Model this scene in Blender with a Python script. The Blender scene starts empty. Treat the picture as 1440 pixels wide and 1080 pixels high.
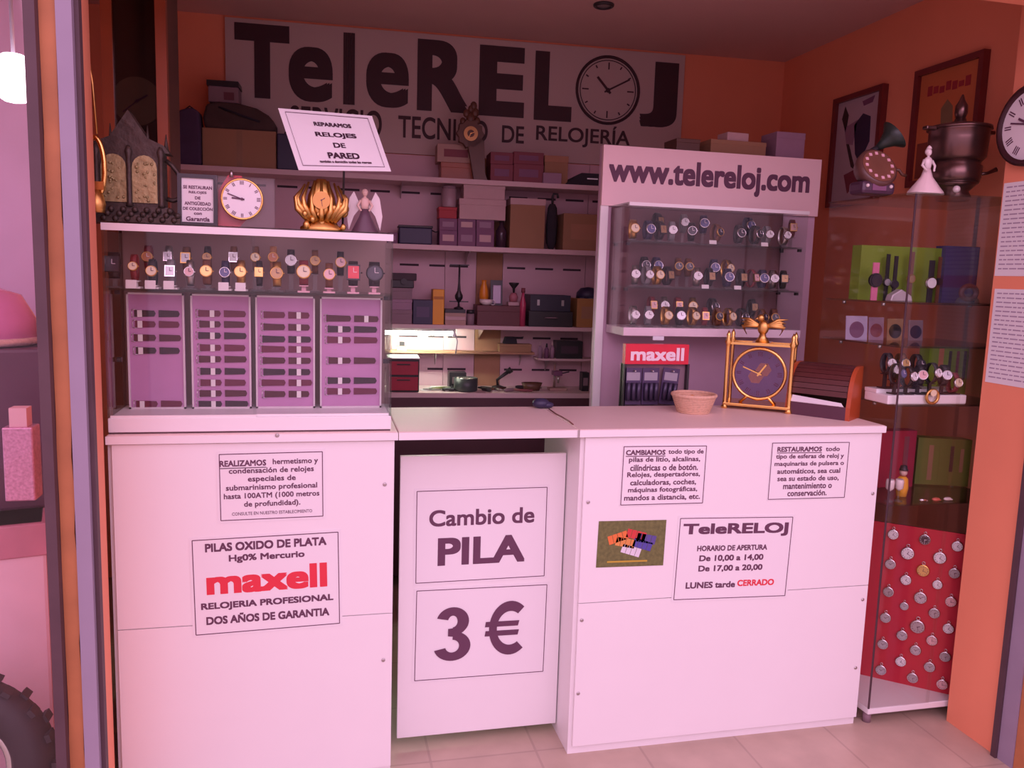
import bpy, bmesh, math, random
import numpy as np
from mathutils import Vector, Matrix, Euler
random.seed(7)
S = bpy.context.scene
COL = S.collection
PI = math.pi

# ------------------------------------------------------------------ camera
EYE = 1.47
FPX, PITCH, ROLL, YAW = 1156.6, math.radians(7.5076), math.radians(1.7765), math.radians(13.325)
REAR = math.radians(10.556 - 13.325)          # the rear wall is not quite parallel to the counter
def _cam_axes():
    cp, sp, cr, sr, c, s = (math.cos(PITCH), math.sin(PITCH), math.cos(ROLL), math.sin(ROLL), math.cos(YAW), math.sin(YAW))
    M = np.array([[cr, -sr, 0], [sr, cr, 0], [0, 0, 1]]) @ np.array([[1, 0, 0], [0, -sp, -cp], [0, cp, -sp]])
    return M @ np.array([[c, -s, 0], [s, c, 0], [0, 0, 1]])
MW = _cam_axes()
EYEP = np.array([0, 0, EYE])
cam_d = bpy.data.cameras.new('camera')
cam_d.sensor_width = 36
cam_d.lens = FPX / 1440 * 36
cam_d.clip_start = 0.02
cam = bpy.data.objects.new('camera', cam_d)
COL.objects.link(cam)
_r = Matrix([list(MW[0]), list(-MW[1]), list(-MW[2])]).transposed()
cam.matrix_world = Matrix.Translation((0, 0, EYE)) @ _r.to_4x4()
S.camera = cam

# ------------------------------------------------------------------ light
S.view_settings.view_transform = 'Standard'
S.view_settings.look = 'None'
S.view_settings.gamma = 1
S.view_settings.use_curve_mapping = False
S.view_settings.exposure = 0.08
w = bpy.data.worlds.new('street daylight')
S.world = w
w.use_nodes = True
_bg = w.node_tree.nodes['Background']
_bg.inputs[0].default_value = (1.0, 0.60, 0.88, 1)          # sky seen under a pink awning: dim street fronts low down, bright sky above
_tc = w.node_tree.nodes.new('ShaderNodeTexCoord'); _sp = w.node_tree.nodes.new('ShaderNodeSeparateXYZ'); _mr = w.node_tree.nodes.new('ShaderNodeMapRange')
_mr.inputs['From Min'].default_value = 0.0; _mr.inputs['From Max'].default_value = 0.30; _mr.inputs['To Min'].default_value = 0.80; _mr.inputs['To Max'].default_value = 1.50
w.node_tree.links.new(_tc.outputs['Generated'], _sp.inputs[0]); w.node_tree.links.new(_sp.outputs['Z'], _mr.inputs['Value']); w.node_tree.links.new(_mr.outputs['Result'], _bg.inputs[1])
def area(name, loc, target, sx, sy, power, color):
    d = bpy.data.lights.new(name, 'AREA')
    d.shape = 'RECTANGLE'; d.size = sx; d.size_y = sy; d.energy = power; d.color = color
    o = bpy.data.objects.new(name, d); COL.objects.link(o)
    o.location = loc
    o.rotation_euler = (Vector(target) - Vector(loc)).to_track_quat('-Z', 'Y').to_euler()
    return o
area('daylight_under_awning', (0.5, -2.6, 3.4), (0.6, 2.3, 1.1), 5.0, 2.0, 70, (1.0, 0.60, 0.90))

# ------------------------------------------------------------------ pixel -> point of the place
def ray(x, y): return MW.T @ np.array([(x - 720) / FPX, (y - 540) / FPX, 1])
def AZ(x, y, z): d = ray(x, y); return EYEP + d * (z - EYE) / d[2]
def AY(x, y, Y): d = ray(x, y); return EYEP + d * Y / d[1]
def AX(x, y, X): d = ray(x, y); return EYEP + d * X / d[0]
NB = np.array([-math.sin(REAR), math.cos(REAR), 0]); TB = np.array([math.cos(REAR), math.sin(REAR), 0])
def AB(x, y, D): d = ray(x, y); return EYEP + d * D / (NB @ d)
def backp(t, D, z): return TB * t + NB * D + np.array([0, 0, z])

# ------------------------------------------------------------------ materials
MATS = {}
def mat(name, col, rough=0.55, metal=0.0, var=0.12, scale=14, emit=None, estr=0, coat=0, trans=0, bump=0):
    if name in MATS: return MATS[name]
    m = bpy.data.materials.new(name); m.use_nodes = True
    nt = m.node_tree; b = nt.nodes['Principled BSDF']
    tc = nt.nodes.new('ShaderNodeTexCoord'); nz = nt.nodes.new('ShaderNodeTexNoise')
    nz.inputs['Scale'].default_value = scale; nz.inputs['Detail'].default_value = 4
    nt.links.new(tc.outputs['Object'], nz.inputs['Vector'])
    mx = nt.nodes.new('ShaderNodeMix'); mx.data_type = 'RGBA'
    mx.inputs[6].default_value = tuple(max(0, c * (1 - var)) for c in col) + (1,)
    mx.inputs[7].default_value = tuple(min(1, c * (1 + var)) for c in col) + (1,)
    nt.links.new(nz.outputs['Fac'], mx.inputs[0])
    nt.links.new(mx.outputs[2], b.inputs['Base Color'])
    b.inputs['Roughness'].default_value = rough; b.inputs['Metallic'].default_value = metal
    if coat: b.inputs['Coat Weight'].default_value = coat
    if trans: b.inputs['Transmission Weight'].default_value = trans
    if emit:
        b.inputs['Emission Color'].default_value = emit + (1,); b.inputs['Emission Strength'].default_value = estr
    if bump:
        bp = nt.nodes.new('ShaderNodeBump'); bp.inputs['Strength'].default_value = bump; bp.inputs['Distance'].default_value = 0.004
        nt.links.new(nz.outputs['Fac'], bp.inputs['Height']); nt.links.new(bp.outputs['Normal'], b.inputs['Normal'])
    MATS[name] = m
    return m
def glass_mat(name, tint=(0.97, 0.98, 0.97), ior=1.38, rough=0.02, haze=0.0):
    if name in MATS: return MATS[name]
    m = bpy.data.materials.new(name); m.use_nodes = True
    nt = m.node_tree; nt.nodes.clear()
    out = nt.nodes.new('ShaderNodeOutputMaterial'); mix = nt.nodes.new('ShaderNodeMixShader')
    tr = nt.nodes.new('ShaderNodeBsdfTransparent'); gl = nt.nodes.new('ShaderNodeBsdfGlossy'); fr = nt.nodes.new('ShaderNodeFresnel')
    nz = nt.nodes.new('ShaderNodeTexNoise'); nz.inputs['Scale'].default_value = 3
    rp = nt.nodes.new('ShaderNodeMapRange'); rp.inputs['To Min'].default_value = rough; rp.inputs['To Max'].default_value = rough * 2
    nt.links.new(nz.outputs['Fac'], rp.inputs['Value']); nt.links.new(rp.outputs['Result'], gl.inputs['Roughness'])
    tr.inputs[0].default_value = tint + (1,)
    ge = nt.nodes.new('ShaderNodeNewGeometry'); io = nt.nodes.new('ShaderNodeMapRange')
    io.inputs['To Min'].default_value = ior; io.inputs['To Max'].default_value = 1 / ior
    nt.links.new(ge.outputs['Backfacing'], io.inputs['Value']); nt.links.new(io.outputs['Result'], fr.inputs['IOR'])
    nt.links.new(fr.outputs[0], mix.inputs[0]); nt.links.new(tr.outputs[0], mix.inputs[1]); nt.links.new(gl.outputs[0], mix.inputs[2])
    last = mix
    if haze:
        df = nt.nodes.new('ShaderNodeBsdfDiffuse'); df.inputs[0].default_value = (0.8, 0.8, 0.8, 1)
        m2 = nt.nodes.new('ShaderNodeMixShader'); m2.inputs[0].default_value = haze
        nt.links.new(mix.outputs[0], m2.inputs[1]); nt.links.new(df.outputs[0], m2.inputs[2]); last = m2
    nt.links.new(last.outputs[0], out.inputs[0])
    MATS[name] = m
    return m

WHITE = mat('white laminate', (0.82, 0.82, 0.81), 0.45, var=0.02, scale=5)
WHITE2 = mat('white board', (0.74, 0.72, 0.72), 0.5, var=0.04, scale=4)
SIGNW = mat('dimmed sign board', (0.56, 0.45, 0.42), 0.6, var=0.04, scale=4)  # white board darkened in its colour for the dim light up there
SLATW = mat('white slatted panel', (0.66, 0.43, 0.48), 0.5, var=0.03, scale=4)
SHELFM = mat('rosy shelf board', (0.66, 0.48, 0.49), 0.5, var=0.03)
HEADW = mat('red-lit white header', (0.86, 0.64, 0.64), 0.5, var=0.02)  # white board; the redder light falling here is put into its colour
TOPM = mat('beige counter top', (0.82, 0.66, 0.60), 0.45, var=0.03)
EDGE = mat('pale edge band', (0.84, 0.82, 0.80), 0.4, var=0.02)
PAPER = mat('paper', (0.80, 0.80, 0.80), 0.8, var=0.02, scale=6)
INK = mat('hazed black ink', (0.12, 0.045, 0.09), 0.6, var=0.1)  # purple lift: the haze over the print is put into this colour
PAINTK = mat('black sign paint', (0.05, 0.018, 0.025), 0.6, var=0.1)
REDINK = mat('red ink', (0.70, 0.035, 0.06), 0.6, var=0.05)
PINKINK = mat('white ink', (0.85, 0.75, 0.78), 0.5, var=0.03)
ORANGE = mat('orange wall paint', (0.87, 0.31, 0.17), 0.8, var=0.08, scale=3, bump=0.15)
CEIL = mat('ceiling paint', (0.68, 0.44, 0.40), 0.9, var=0.05, scale=3)
GLASS = glass_mat('clear glass')
GLASSG = glass_mat('green edged glass', (0.90, 0.97, 0.93), 1.38)
ACRYL = glass_mat('clear acrylic', (0.96, 0.96, 0.96), 1.4, 0.05, 0.05)
CHROME = mat('chrome', (0.75, 0.75, 0.76), 0.2, 1.0, var=0.03)
STEEL = mat('brushed steel', (0.55, 0.53, 0.52), 0.35, 1.0, var=0.1)
GOLD = mat('polished brass', (0.95, 0.58, 0.18), 0.22, 1.0, var=0.08)
GOLDD = mat('antique gilt', (0.72, 0.42, 0.13), 0.35, 1.0, var=0.3, scale=40)
BRONZE = mat('dark bronze', (0.075, 0.055, 0.045), 0.5, 0.4, var=0.5, scale=50, bump=0.6)
BLACK = mat('black plastic', (0.025, 0.022, 0.026), 0.4, var=0.2)
BLACKC = mat('black cloth', (0.03, 0.024, 0.035), 0.9, var=0.3, bump=0.3)
NAVY = mat('navy plastic', (0.035, 0.03, 0.075), 0.45, var=0.2)
DARKW = mat('dark walnut', (0.12, 0.05, 0.03), 0.4, var=0.4, scale=8)
REDW = mat('reddish cherry wood', (0.36, 0.085, 0.03), 0.35, var=0.3, scale=6)
BROWN = mat('brown cardboard', (0.36, 0.20, 0.11), 0.8, var=0.12, scale=6)
CORK = mat('brown hardboard', (0.42, 0.22, 0.13), 0.8, var=0.1, scale=20)
RUBBER = mat('dark weathered metal', (0.085, 0.045, 0.055), 0.6, var=0.3, scale=10)
GREYM = mat('grey painted metal', (0.30, 0.25, 0.33), 0.55, var=0.12, scale=7)
WOODO = mat('weathered orange wood', (0.46, 0.18, 0.07), 0.6, var=0.35, scale=9, bump=0.3)

# ------------------------------------------------------------------ mesh builder
class MB:
    def __init__(s): s.bm = bmesh.new(); s.mi = 0
    def _add(s, vs, fs, smooth=False, M=None):
        V = [s.bm.verts.new(M @ Vector(v) if M else v) for v in vs]
        for f in fs:
            try:
                F = s.bm.faces.new([V[i] for i in f]); F.smooth = smooth and len(f) < 5; F.material_index = s.mi
            except ValueError: pass
        return s
    def box(s, a, b, M=None, taper=None):
        x0, y0, z0 = a; x1, y1, z1 = b
        vs = [(x0, y0, z0), (x1, y0, z0), (x1, y1, z0), (x0, y1, z0), (x0, y0, z1), (x1, y0, z1), (x1, y1, z1), (x0, y1, z1)]
        if taper:
            cx, cy = (x0 + x1) / 2, (y0 + y1) / 2
            vs = vs[:4] + [(cx + (v[0] - cx) * taper, cy + (v[1] - cy) * taper, v[2]) for v in vs[4:]]
        return s._add(vs, [(0, 3, 2, 1), (4, 5, 6, 7), (0, 1, 5, 4), (1, 2, 6, 5), (2, 3, 7, 6), (3, 0, 4, 7)], False, M)
    def cbox(s, c, d, M=None): return s.box([c[i] - d[i] / 2 for i in range(3)], [c[i] + d[i] / 2 for i in range(3)], M)
    def lathe(s, prof, n=24, M=None, sx=1, sy=1, flute=0, nf=8):
        vs = []; fs = []
        for (r, z) in prof:
            for k in range(n):
                a = 2 * PI * k / n; rr = r * (1 + flute * math.cos(nf * a))
                vs.append((rr * math.cos(a) * sx, rr * math.sin(a) * sy, z))
        for i in range(len(prof) - 1):
            for k in range(n):
                fs.append((i * n + k, i * n + (k + 1) % n, (i + 1) * n + (k + 1) % n, (i + 1) * n + k))
        if prof[0][0] > 1e-6: fs.append(tuple(range(n))[::-1])
        if prof[-1][0] > 1e-6: fs.append(tuple(range((len(prof) - 1) * n, len(prof) * n)))
        return s._add(vs, fs, True, M)
    def sph(s, c, r, sc=(1, 1, 1), n=14, m=8, M=None):
        T = Matrix.Translation(c) @ Matrix.Diagonal((sc[0], sc[1], sc[2], 1))
        if M: T = M @ T
        return s.lathe([(r * math.sin(PI * i / m) if 0 < i < m else 1e-7, -r * math.cos(PI * i / m)) for i in range(m + 1)], n, T)
    def cyl(s, p0, p1, r0, r1=None, n=14):
        p0, p1 = Vector(p0), Vector(p1); d = p1 - p0
        T = Matrix.Translation(p0) @ d.to_track_quat('Z', 'Y').to_matrix().to_4x4()
        return s.lathe([(r0, 0), (r0 if r1 is None else r1, d.length)], n, T)
    def tube(s, pts, r, n=8, closed=False):
        pts = [Vector(p) for p in pts]; N = len(pts); vs = []; fs = []
        up = None
        for i, p in enumerate(pts):
            if closed: t = pts[(i + 1) % N] - pts[i - 1]
            else: t = pts[min(i + 1, N - 1)] - pts[max(i - 1, 0)]
            t.normalize()
            if up is None: up = t.orthogonal().normalized()
            up = (up - t * up.dot(t)).normalized(); sd = t.cross(up)
            rr = r[i] if isinstance(r, (list, tuple)) else r
            for k in range(n):
                a = 2 * PI * k / n; vs.append(p + up * rr * math.cos(a) + sd * rr * math.sin(a))
        for i in range(N if closed else N - 1):
            j = (i + 1) % N
            for k in range(n): fs.append((i * n + k, i * n + (k + 1) % n, j * n + (k + 1) % n, j * n + k))
        if not closed: fs += [tuple(range(n))[::-1], tuple(range((N - 1) * n, N * n))]
        return s._add(vs, fs, True)
    def ring(s, c, R, r, axis='Y', n=32, m=8, sx=1, sz=1):
        pts = []
        for k in range(n):
            a = 2 * PI * k / n; u, v = R * math.cos(a) * sx, R * math.sin(a) * sz
            pts.append(Vector(c) + (Vector((u, 0, v)) if axis == 'Y' else Vector((0, u, v)) if axis == 'X' else Vector((u, v, 0))))
        return s.tube(pts, r, m, True)
    def disc(s, c, r, th, n=28, sx=1, sz=1, M=None):       # a disc facing -Y
        T = Matrix.Translation(c) @ Matrix.Rotation(PI / 2, 4, 'X')
        if M: T = M @ T
        return s.lathe([(r, -th / 2), (r, th / 2)], n, T, sx, sz)
    def prism(s, pts, a, b, axis='Y', M=None):              # outline in XZ swept along Y (or XY along Z, YZ along X)
        n = len(pts)
        f = {'Y': lambda p, t: (p[0], t, p[1]), 'Z': lambda p, t: (p[0], p[1], t), 'X': lambda p, t: (t, p[0], p[1])}[axis]
        vs = [f(p, a) for p in pts] + [f(p, b) for p in pts]
        fs = [tuple(range(n)), tuple(range(n, 2 * n))[::-1]] + [(i, i + n, (i + 1) % n + n, (i + 1) % n) for i in range(n)]
        return s._add(vs, fs, False, M)
    def build(s, name, mats, parent=None, loc=(0, 0, 0), bevel=0, rot=None, smooth_angle=True):
        bmesh.ops.recalc_face_normals(s.bm, faces=s.bm.faces)
        me = bpy.data.meshes.new(name); s.bm.to_mesh(me); s.bm.free()
        for m in (mats if isinstance(mats, (list, tuple)) else [mats]): me.materials.append(m)
        o = bpy.data.objects.new(name, me); COL.objects.link(o)
        o.location = loc
        if rot: o.rotation_euler = rot
        if parent: o.parent = parent
        if bevel:
            md = o.modifiers.new('bevel', 'BEVEL'); md.width = bevel; md.segments = 2; md.limit_method = 'ANGLE'
        return o
def thing(name, label, cat, loc=(0, 0, 0), rotz=0, group=None, rot=None):
    o = bpy.data.objects.new(name, None); COL.objects.link(o)
    o.empty_display_size = 0.05
    o.location = [float(v) for v in loc]; o.rotation_euler = rot if rot else (0, 0, rotz)
    return tag(o, label, cat, group)
def tag(o, label, cat, group=None):
    o['label'] = label; o['category'] = cat
    if group: o['group'] = group
    return o
def struct(o): o['kind'] = 'structure'; return o
def copy_tree(o, parent=None):
    c = o.copy(); COL.objects.link(c)
    if parent: c.parent = parent
    for ch in list(o.children): copy_tree(ch, c)
    return c
def text(body, parent, x, z, w_, h_, m=INK, y=-0.002, bold=0.0, name='lettering', th=0.0006, shear=0):
    cu = bpy.data.curves.new(name, 'FONT'); cu.body = body; cu.size = 1; cu.extrude = 0.0; cu.align_x = 'CENTER'; cu.resolution_u = 8 if h_ > 0.05 else 4 if h_ > 0.02 else 2
    t = bpy.data.objects.new(name, cu); COL.objects.link(t)
    bpy.context.view_layer.update()
    me = bpy.data.meshes.new_from_object(t.evaluated_get(bpy.context.evaluated_depsgraph_get()))
    bpy.data.objects.remove(t); bpy.data.curves.remove(cu)
    co = np.array([v.co[:] for v in me.vertices]); lo, hi = co.min(0), co.max(0)
    sx, sz = w_ / (hi[0] - lo[0]), h_ / (hi[1] - lo[1])
    for v in me.vertices:
        X, Z = (v.co.x - (lo[0] + hi[0]) / 2) * sx, (v.co.y - (lo[1] + hi[1]) / 2) * sz
        v.co = (X + shear * Z, 0, Z)
    bm = bmesh.new(); bm.from_mesh(me)
    if bold:
        hgt = (hi[1] - lo[1]); q = bold
        base = bm.faces[:]
        fx, fz = (w_ - 2 * q * sx) / w_, (h_ - 2 * q * sz) / h_
        for v in bm.verts: v.co.x *= fx; v.co.z *= fz
        first = True
        offs = [(1, 0), (-1, 0), (0, 1), (0, -1), (1, 1), (-1, 1), (1, -1), (-1, -1)]
        for ki, (dx, dz) in enumerate(offs):
            g = bmesh.ops.duplicate(bm, geom=base)
            bmesh.ops.translate(bm, verts=[e for e in g['geom'] if isinstance(e, bmesh.types.BMVert)], vec=(dx * q * sx, 0.00005 * (ki + 1), dz * q * sz))
    r = bmesh.ops.extrude_face_region(bm, geom=bm.faces[:])
    bmesh.ops.translate(bm, verts=[g for g in r['geom'] if isinstance(g, bmesh.types.BMVert)], vec=(0, th, 0))
    bmesh.ops.recalc_face_normals(bm, faces=bm.faces)
    bm.to_mesh(me); bm.free()
    me.materials.clear(); me.materials.append(m); me.name = name
    o = bpy.data.objects.new(name, me); COL.objects.link(o); o.parent = parent; o.location = (x, y, z)
    return o

# ------------------------------------------------------------------ the room
ZC = 2.575
DW = 4.0
CT = 1.03                      # counter top height
YF = 2.264                     # counter front
def tile_mat():
    m = bpy.data.materials.new('beige floor tile'); m.use_nodes = True; nt = m.node_tree; b = nt.nodes['Principled BSDF']
    tc = nt.nodes.new('ShaderNodeTexCoord'); br = nt.nodes.new('ShaderNodeTexBrick'); nz = nt.nodes.new('ShaderNodeTexNoise')
    br.offset = 0; br.inputs['Scale'].default_value = 1; br.inputs['Brick Width'].default_value = 0.33; br.inputs['Row Height'].default_value = 0.33
    br.inputs['Mortar Size'].default_value = 0.004
    br.inputs['Color1'].default_value = (0.56, 0.44, 0.34, 1); br.inputs['Color2'].default_value = (0.60, 0.47, 0.36, 1); br.inputs['Mortar'].default_value = (0.48, 0.37, 0.29, 1)
    nz.inputs['Scale'].default_value = 9; nz.inputs['Detail'].default_value = 6
    mx = nt.nodes.new('ShaderNodeMix'); mx.data_type = 'RGBA'; mx.blend_type = 'MULTIPLY'; mx.inputs[0].default_value = 0.35
    nt.links.new(tc.outputs['Object'], br.inputs['Vector']); nt.links.new(tc.outputs['Object'], nz.inputs['Vector'])
    nt.links.new(br.outputs['Color'], mx.inputs[6]); nt.links.new(nz.outputs['Fac'], mx.inputs[7])
    nt.links.new(mx.outputs[2], b.inputs['Base Color']); b.inputs['Roughness'].default_value = 0.4
    return m
struct(MB().box((-2.2, -4, -0.06), (3.6, 4.5, 0)).build('floor', tile_mat()))
struct(MB().box((-2.2, 2.0, ZC), (3.6, 4.5, ZC + 0.1)).build('ceiling', CEIL))
RB = Matrix.Rotation(REAR, 4, 'Z')
struct(MB().box((-1.6, DW, 0), (3.2, DW + 0.1, ZC), RB).build('wall_back', ORANGE))
struct(MB().box((2.28, 2.0, 0), (2.4, 4.3, ZC)).build('wall_right', ORANGE))
struct(MB().prism([(-0.556, 2.05), (-0.600, 2.05), (-1.20, 4.3), (-1.156, 4.3)], 0, ZC, 'Z').build('wall_left', ORANGE))
# doorway: pillar on the right, jamb on the left, wall over the opening
struct(MB().box((2.10, 2.03, 0), (2.28, 2.235, ZC)).build('trim_1', ORANGE))
struct(MB().prism([(-0.584, 1.986), (-0.4885, 1.986), (-0.536, 2.245), (-0.584, 2.245)], 0, ZC, 'Z').build('trim_2', ORANGE))
struct(MB().box((-2.2, 1.90, 2.26), (3.6, 2.03, 3.6)).build('wall_front', ORANGE))
struct(MB().box((2.086, 2.010, 0), (2.30, 2.029, 2.26)).build('trim_3', RUBBER))
struct(MB().box((2.094, 1.955, 0), (2.30, 2.009, 2.26)).build('trim_4', GREYM))
struct(MB().box((2.100, 1.905, 0), (3.6, 1.954, 2.26)).build('trim_5', WOODO))
# door frame on the left: dark channel, split orange timber, grey metal, dark seal
def jagged(x0, x1, y0, y1, amp, seed):
    rnd = random.Random(seed); b = MB(); n = 26; L = []; R = []
    for i in range(n + 1):
        z = 2.26 * i / n
        L.append((x0 + rnd.uniform(-amp, amp) * 0.3, z)); R.append((x1 + rnd.uniform(-amp, amp), z))
    for i in range(n):
        vs = [(L[i][0], y0, L[i][1]), (R[i][0], y0, R[i][1]), (R[i + 1][0], y0, R[i + 1][1]), (L[i + 1][0], y0, L[i + 1][1])]
        vs += [(v[0], y1, v[2]) for v in vs]
        b._add(vs, [(0, 1, 2, 3), (4, 7, 6, 5), (0, 4, 5, 1), (3, 2, 6, 7), (0, 3, 7, 4), (1, 5, 6, 2)])
    return b
struct(MB().box((-0.584, 1.93, 0), (-0.562, 1.985, 2.26)).build('trim_6', RUBBER))
struct(jagged(-0.562, -0.530, 1.955, 1.985, 0.004, 3).build('trim_7', WOODO))
struct(MB().box((-0.528, 1.945, 0), (-0.497, 1.975, 2.26)).build('trim_8', GREYM))
struct(MB().box((-0.497, 1.962, 0), (-0.4875, 1.985, 2.26)).build('trim_9', RUBBER))

# ------------------------------------------------------------------ counters
def screw(parent, x, z, y=-0.001):
    T = Matrix.Translation((x, y, z)) @ Matrix.Rotation(PI / 2, 4, 'X')
    return MB().lathe([(0.0055, -0.001), (0.0055, 0.001), (0.003, 0.002)], 10, T).build('screw', STEEL, parent)
def counter(name, label, x0, x1, seam_z, screws, top_x0, top_x1):
    t = thing(name, label, 'counter', (x0, YF, 0))
    W = x1 - x0
    MB().box((0, 0.012, 0), (W, 0.40, CT - 0.024)).build('body', WHITE, t)
    MB().box((0.012, 0, 0.03), (W, 0.012, seam_z - 0.0012)).build('lower_panel', WHITE, t)
    MB().box((0.012, 0, seam_z + 0.0012), (W, 0.012, CT - 0.026)).build('upper_panel', WHITE, t)
    MB().box((top_x0 - x0, -0.008, CT - 0.024), (top_x1 - x0, 0.415, CT)).build('countertop', TOPM, t, bevel=0.004)
    MB().box((top_x0 - x0, -0.0105, CT - 0.023), (top_x1 - x0, -0.0075, CT - 0.002)).build('edge_band', WHITE, t)
    for px, py in screws:
        p = AY(px, py, YF); screw(t, p[0] - x0, p[2])
    return t
ct = counter('counter', 'white counter unit under the glass watch cabinet with a silver battery poster', -0.534, 0.205, AY(300, 878, YF)[2],
        [(541, 681), (539, 928)], -0.534, 0.214)
counter('counter', 'wide white counter unit carrying the basket and brass clock with opening hours', 0.752, 1.765, AY(1030, 835, YF)[2],
        [(827, 706), (818, 872), (813, 975), (1227, 694), (1213, 843), (1203, 939)], 0.742, 1.772)
s0 = screw(ct, AY(390, 611, YF)[0] + 0.534, AY(390, 611, YF)[2], -0.0115)
YG = 2.397
t = thing('counter_gate', 'white low gate between the counters with the battery change prices', 'gate', (0.236, YG, 0))
MB().box((0, 0, 0.035), (0.512, 0.018, AY(563, 642, YG)[2])).build('gate_panel', WHITE, t)
MB().box((0.48, 0.018, 0.035), (0.512, 0.05, 0.9)).build('hinge_batten', WHITE, t)
t = thing('counter_flap', 'white lifting flap bridging the two counters over the low gate', 'counter flap', (0.216, YF, CT - 0.024))
MB().box((0, -0.008, 0), (0.524, 0.415, 0.024)).build('flap_board', TOPM, t, bevel=0.004)
MB().box((0, -0.0105, 0.001), (0.524, -0.0075, 0.022)).build('edge_band', WHITE, t)
MB().box((0.519, -0.0125, 0.001), (0.5235, -0.0105, 0.022)).build('hinge', STEEL, t)

# ------------------------------------------------------------------ notices on the counters
def sheet(label, Y, TL, TR, BL, lines, cat='notice', border=True, m=PAPER, name='paper_notice', inset=0.012, bm_=INK, margin=0.008):
    a, b, c = AY(*TL, Y), AY(*TR, Y), AY(*BL, Y)
    W = np.linalg.norm(b - a); H = np.linalg.norm(c - a); ce = (b + c) / 2
    tilt = math.atan2(b[2] - a[2], b[0] - a[0])
    W += 2 * margin; H += 2 * margin
    t = thing(name, label, cat, (ce[0], Y - 0.0012, ce[2]), rot=(0, -tilt, 0))
    MB().box((-W / 2, 0, -H / 2), (W / 2, 0.001, H / 2)).build('sheet', m, t)
    if border:
        w2, h2, q = W / 2 - margin, H / 2 - margin, 0.0011
        bd = MB()
        for (x0, x1, z0, z1) in ((-w2, w2, h2 - q, h2 + q), (-w2, w2, -h2 - q, -h2 + q), (-w2 - q, -w2 + q, -h2, h2), (w2 - q, w2 + q, -h2, h2)):
            bd.box((x0, -0.0006, z0), (x1, 0, z1))
        bd.build('border', bm_, t)
    for L in lines:
        body, u, v, ww, hh = L[:5]; kw = L[5] if len(L) > 5 else {}
        text(body, t, (u - 0.5) * W, (0.5 - v) * H, ww * W, hh * H, y=-0.0008, **kw)
    return t, W, H
def euro(t, x, z, w_, h_):
    b = MB(); n = 36; a0, a1 = math.radians(50), math.radians(310); P = lambda r, a: (x + w_ * (0.09 + r * 1.02 * math.cos(a)), z + h_ * r * math.sin(a))
    outer = [P(0.5, a0 + (a1 - a0) * k / n) for k in range(n + 1)]; inner = [P(0.315, a0 + 0.10 + (a1 - a0 - 0.2) * k / n) for k in range(n + 1)]
    for k in range(n):
        b.prism([outer[k], outer[k + 1], inner[k + 1], inner[k]], -0.0014, -0.0008)
    for dz in (0.085, -0.085):
        b.prism([(x - w_ * 0.52, z + h_ * (dz - 0.048)), (x + w_ * 0.28, z + h_ * (dz - 0.048)), (x + w_ * 0.31, z + h_ * (dz + 0.048)), (x - w_ * 0.50, z + h_ * (dz + 0.048))], -0.0016, -0.0008)
    return b.build('lettering', INK, t)
def three(t, x, z, w_, h_):
    b = MB(); n = 26
    for cz, rx, rz, a0, a1 in ((0.235, 0.44, 0.265, 165, -88), (-0.225, 0.50, 0.275, 88, -165)):
        pt = lambda q, a: (x + w_ * (rx * q[0] * math.cos(a) - 0.0), z + h_ * (cz + rz * q[1] * math.sin(a)))
        qo, qi = (1, 1), (1 - 0.31 / rx, 1 - 0.155 / rz); A0, A1 = math.radians(a0), math.radians(a1)
        for k in range(n):
            u, v = A0 + (A1 - A0) * k / n, A0 + (A1 - A0) * (k + 1) / n
            b.prism([pt(qo, u), pt(qo, v), pt(qi, v), pt(qi, u)], -0.0014 - (0.0003 if cz < 0 else 0), -0.0008)
    b.prism([(x - w_ * 0.12, z + h_ * -0.035), (x + w_ * 0.05, z + h_ * -0.05), (x + w_ * 0.05, z + h_ * 0.11), (x - w_ * 0.12, z + h_ * 0.10)], -0.0020, -0.0008)
    return b.build('lettering', INK, t)
def para(rows, v0, dv, hh, widths, bold=0.02):
    return [(r, 0.5, v0 + dv * i, widths[i], hh, dict(bold=bold)) for i, r in enumerate(rows)]
sheet('white notice starting REALIZAMOS high on the left counter', YF, (309, 639), (454, 635), (310, 732),
      [('REALIZAMOS', 0.24, 0.17, 0.42, 0.085, dict(bold=0.03)), ('________', 0.24, 0.235, 0.42, 0.012, dict(bold=0.02)), ('hermetismo y', 0.72, 0.17, 0.42, 0.10, dict(bold=0.02))]
      + para(['condensación de relojes', 'especiales de', 'submarinismo profesional', 'hasta 100ATM (1000 metros', 'de profundidad).'], 0.285, 0.117, 0.10, [0.78, 0.44, 0.84, 0.88, 0.52])
      + [('CONSULTE EN NUESTRO ESTABLECIMIENTO', 0.5, 0.875, 0.74, 0.045)])
sheet('white poster with big red lettering and PILAS OXIDO DE PLATA', YF, (272, 760), (477, 748), (274, 893),
      [('PILAS OXIDO DE PLATA', 0.5, 0.11, 0.80, 0.085, dict(bold=0.035)), ('Hg0% Mercurio', 0.5, 0.235, 0.50, 0.085, dict(bold=0.03)),
       ('maxell', 0.5, 0.455, 0.80, 0.25, dict(bold=0.035, m=REDINK)),
       ('RELOJERIA PROFESIONAL', 0.5, 0.70, 0.88, 0.085, dict(bold=0.035)), ('DOS AÑOS DE GARANTIA', 0.5, 0.83, 0.82, 0.10, dict(bold=0.035))])
sheet('white sign reading Cambio de PILA, upper one on the gate', YG, (586, 691), (769, 685), (585, 820),
      [('Cambio de', 0.5, 0.31, 0.78, 0.17, dict(bold=0.02)), ('PILA', 0.5, 0.66, 0.65, 0.29, dict(bold=0.03))])
t, W, H = sheet('white sign with the large 3 € price, lower one on the gate', YG, (585, 831), (768, 822), (584, 957),
      [])
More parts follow.
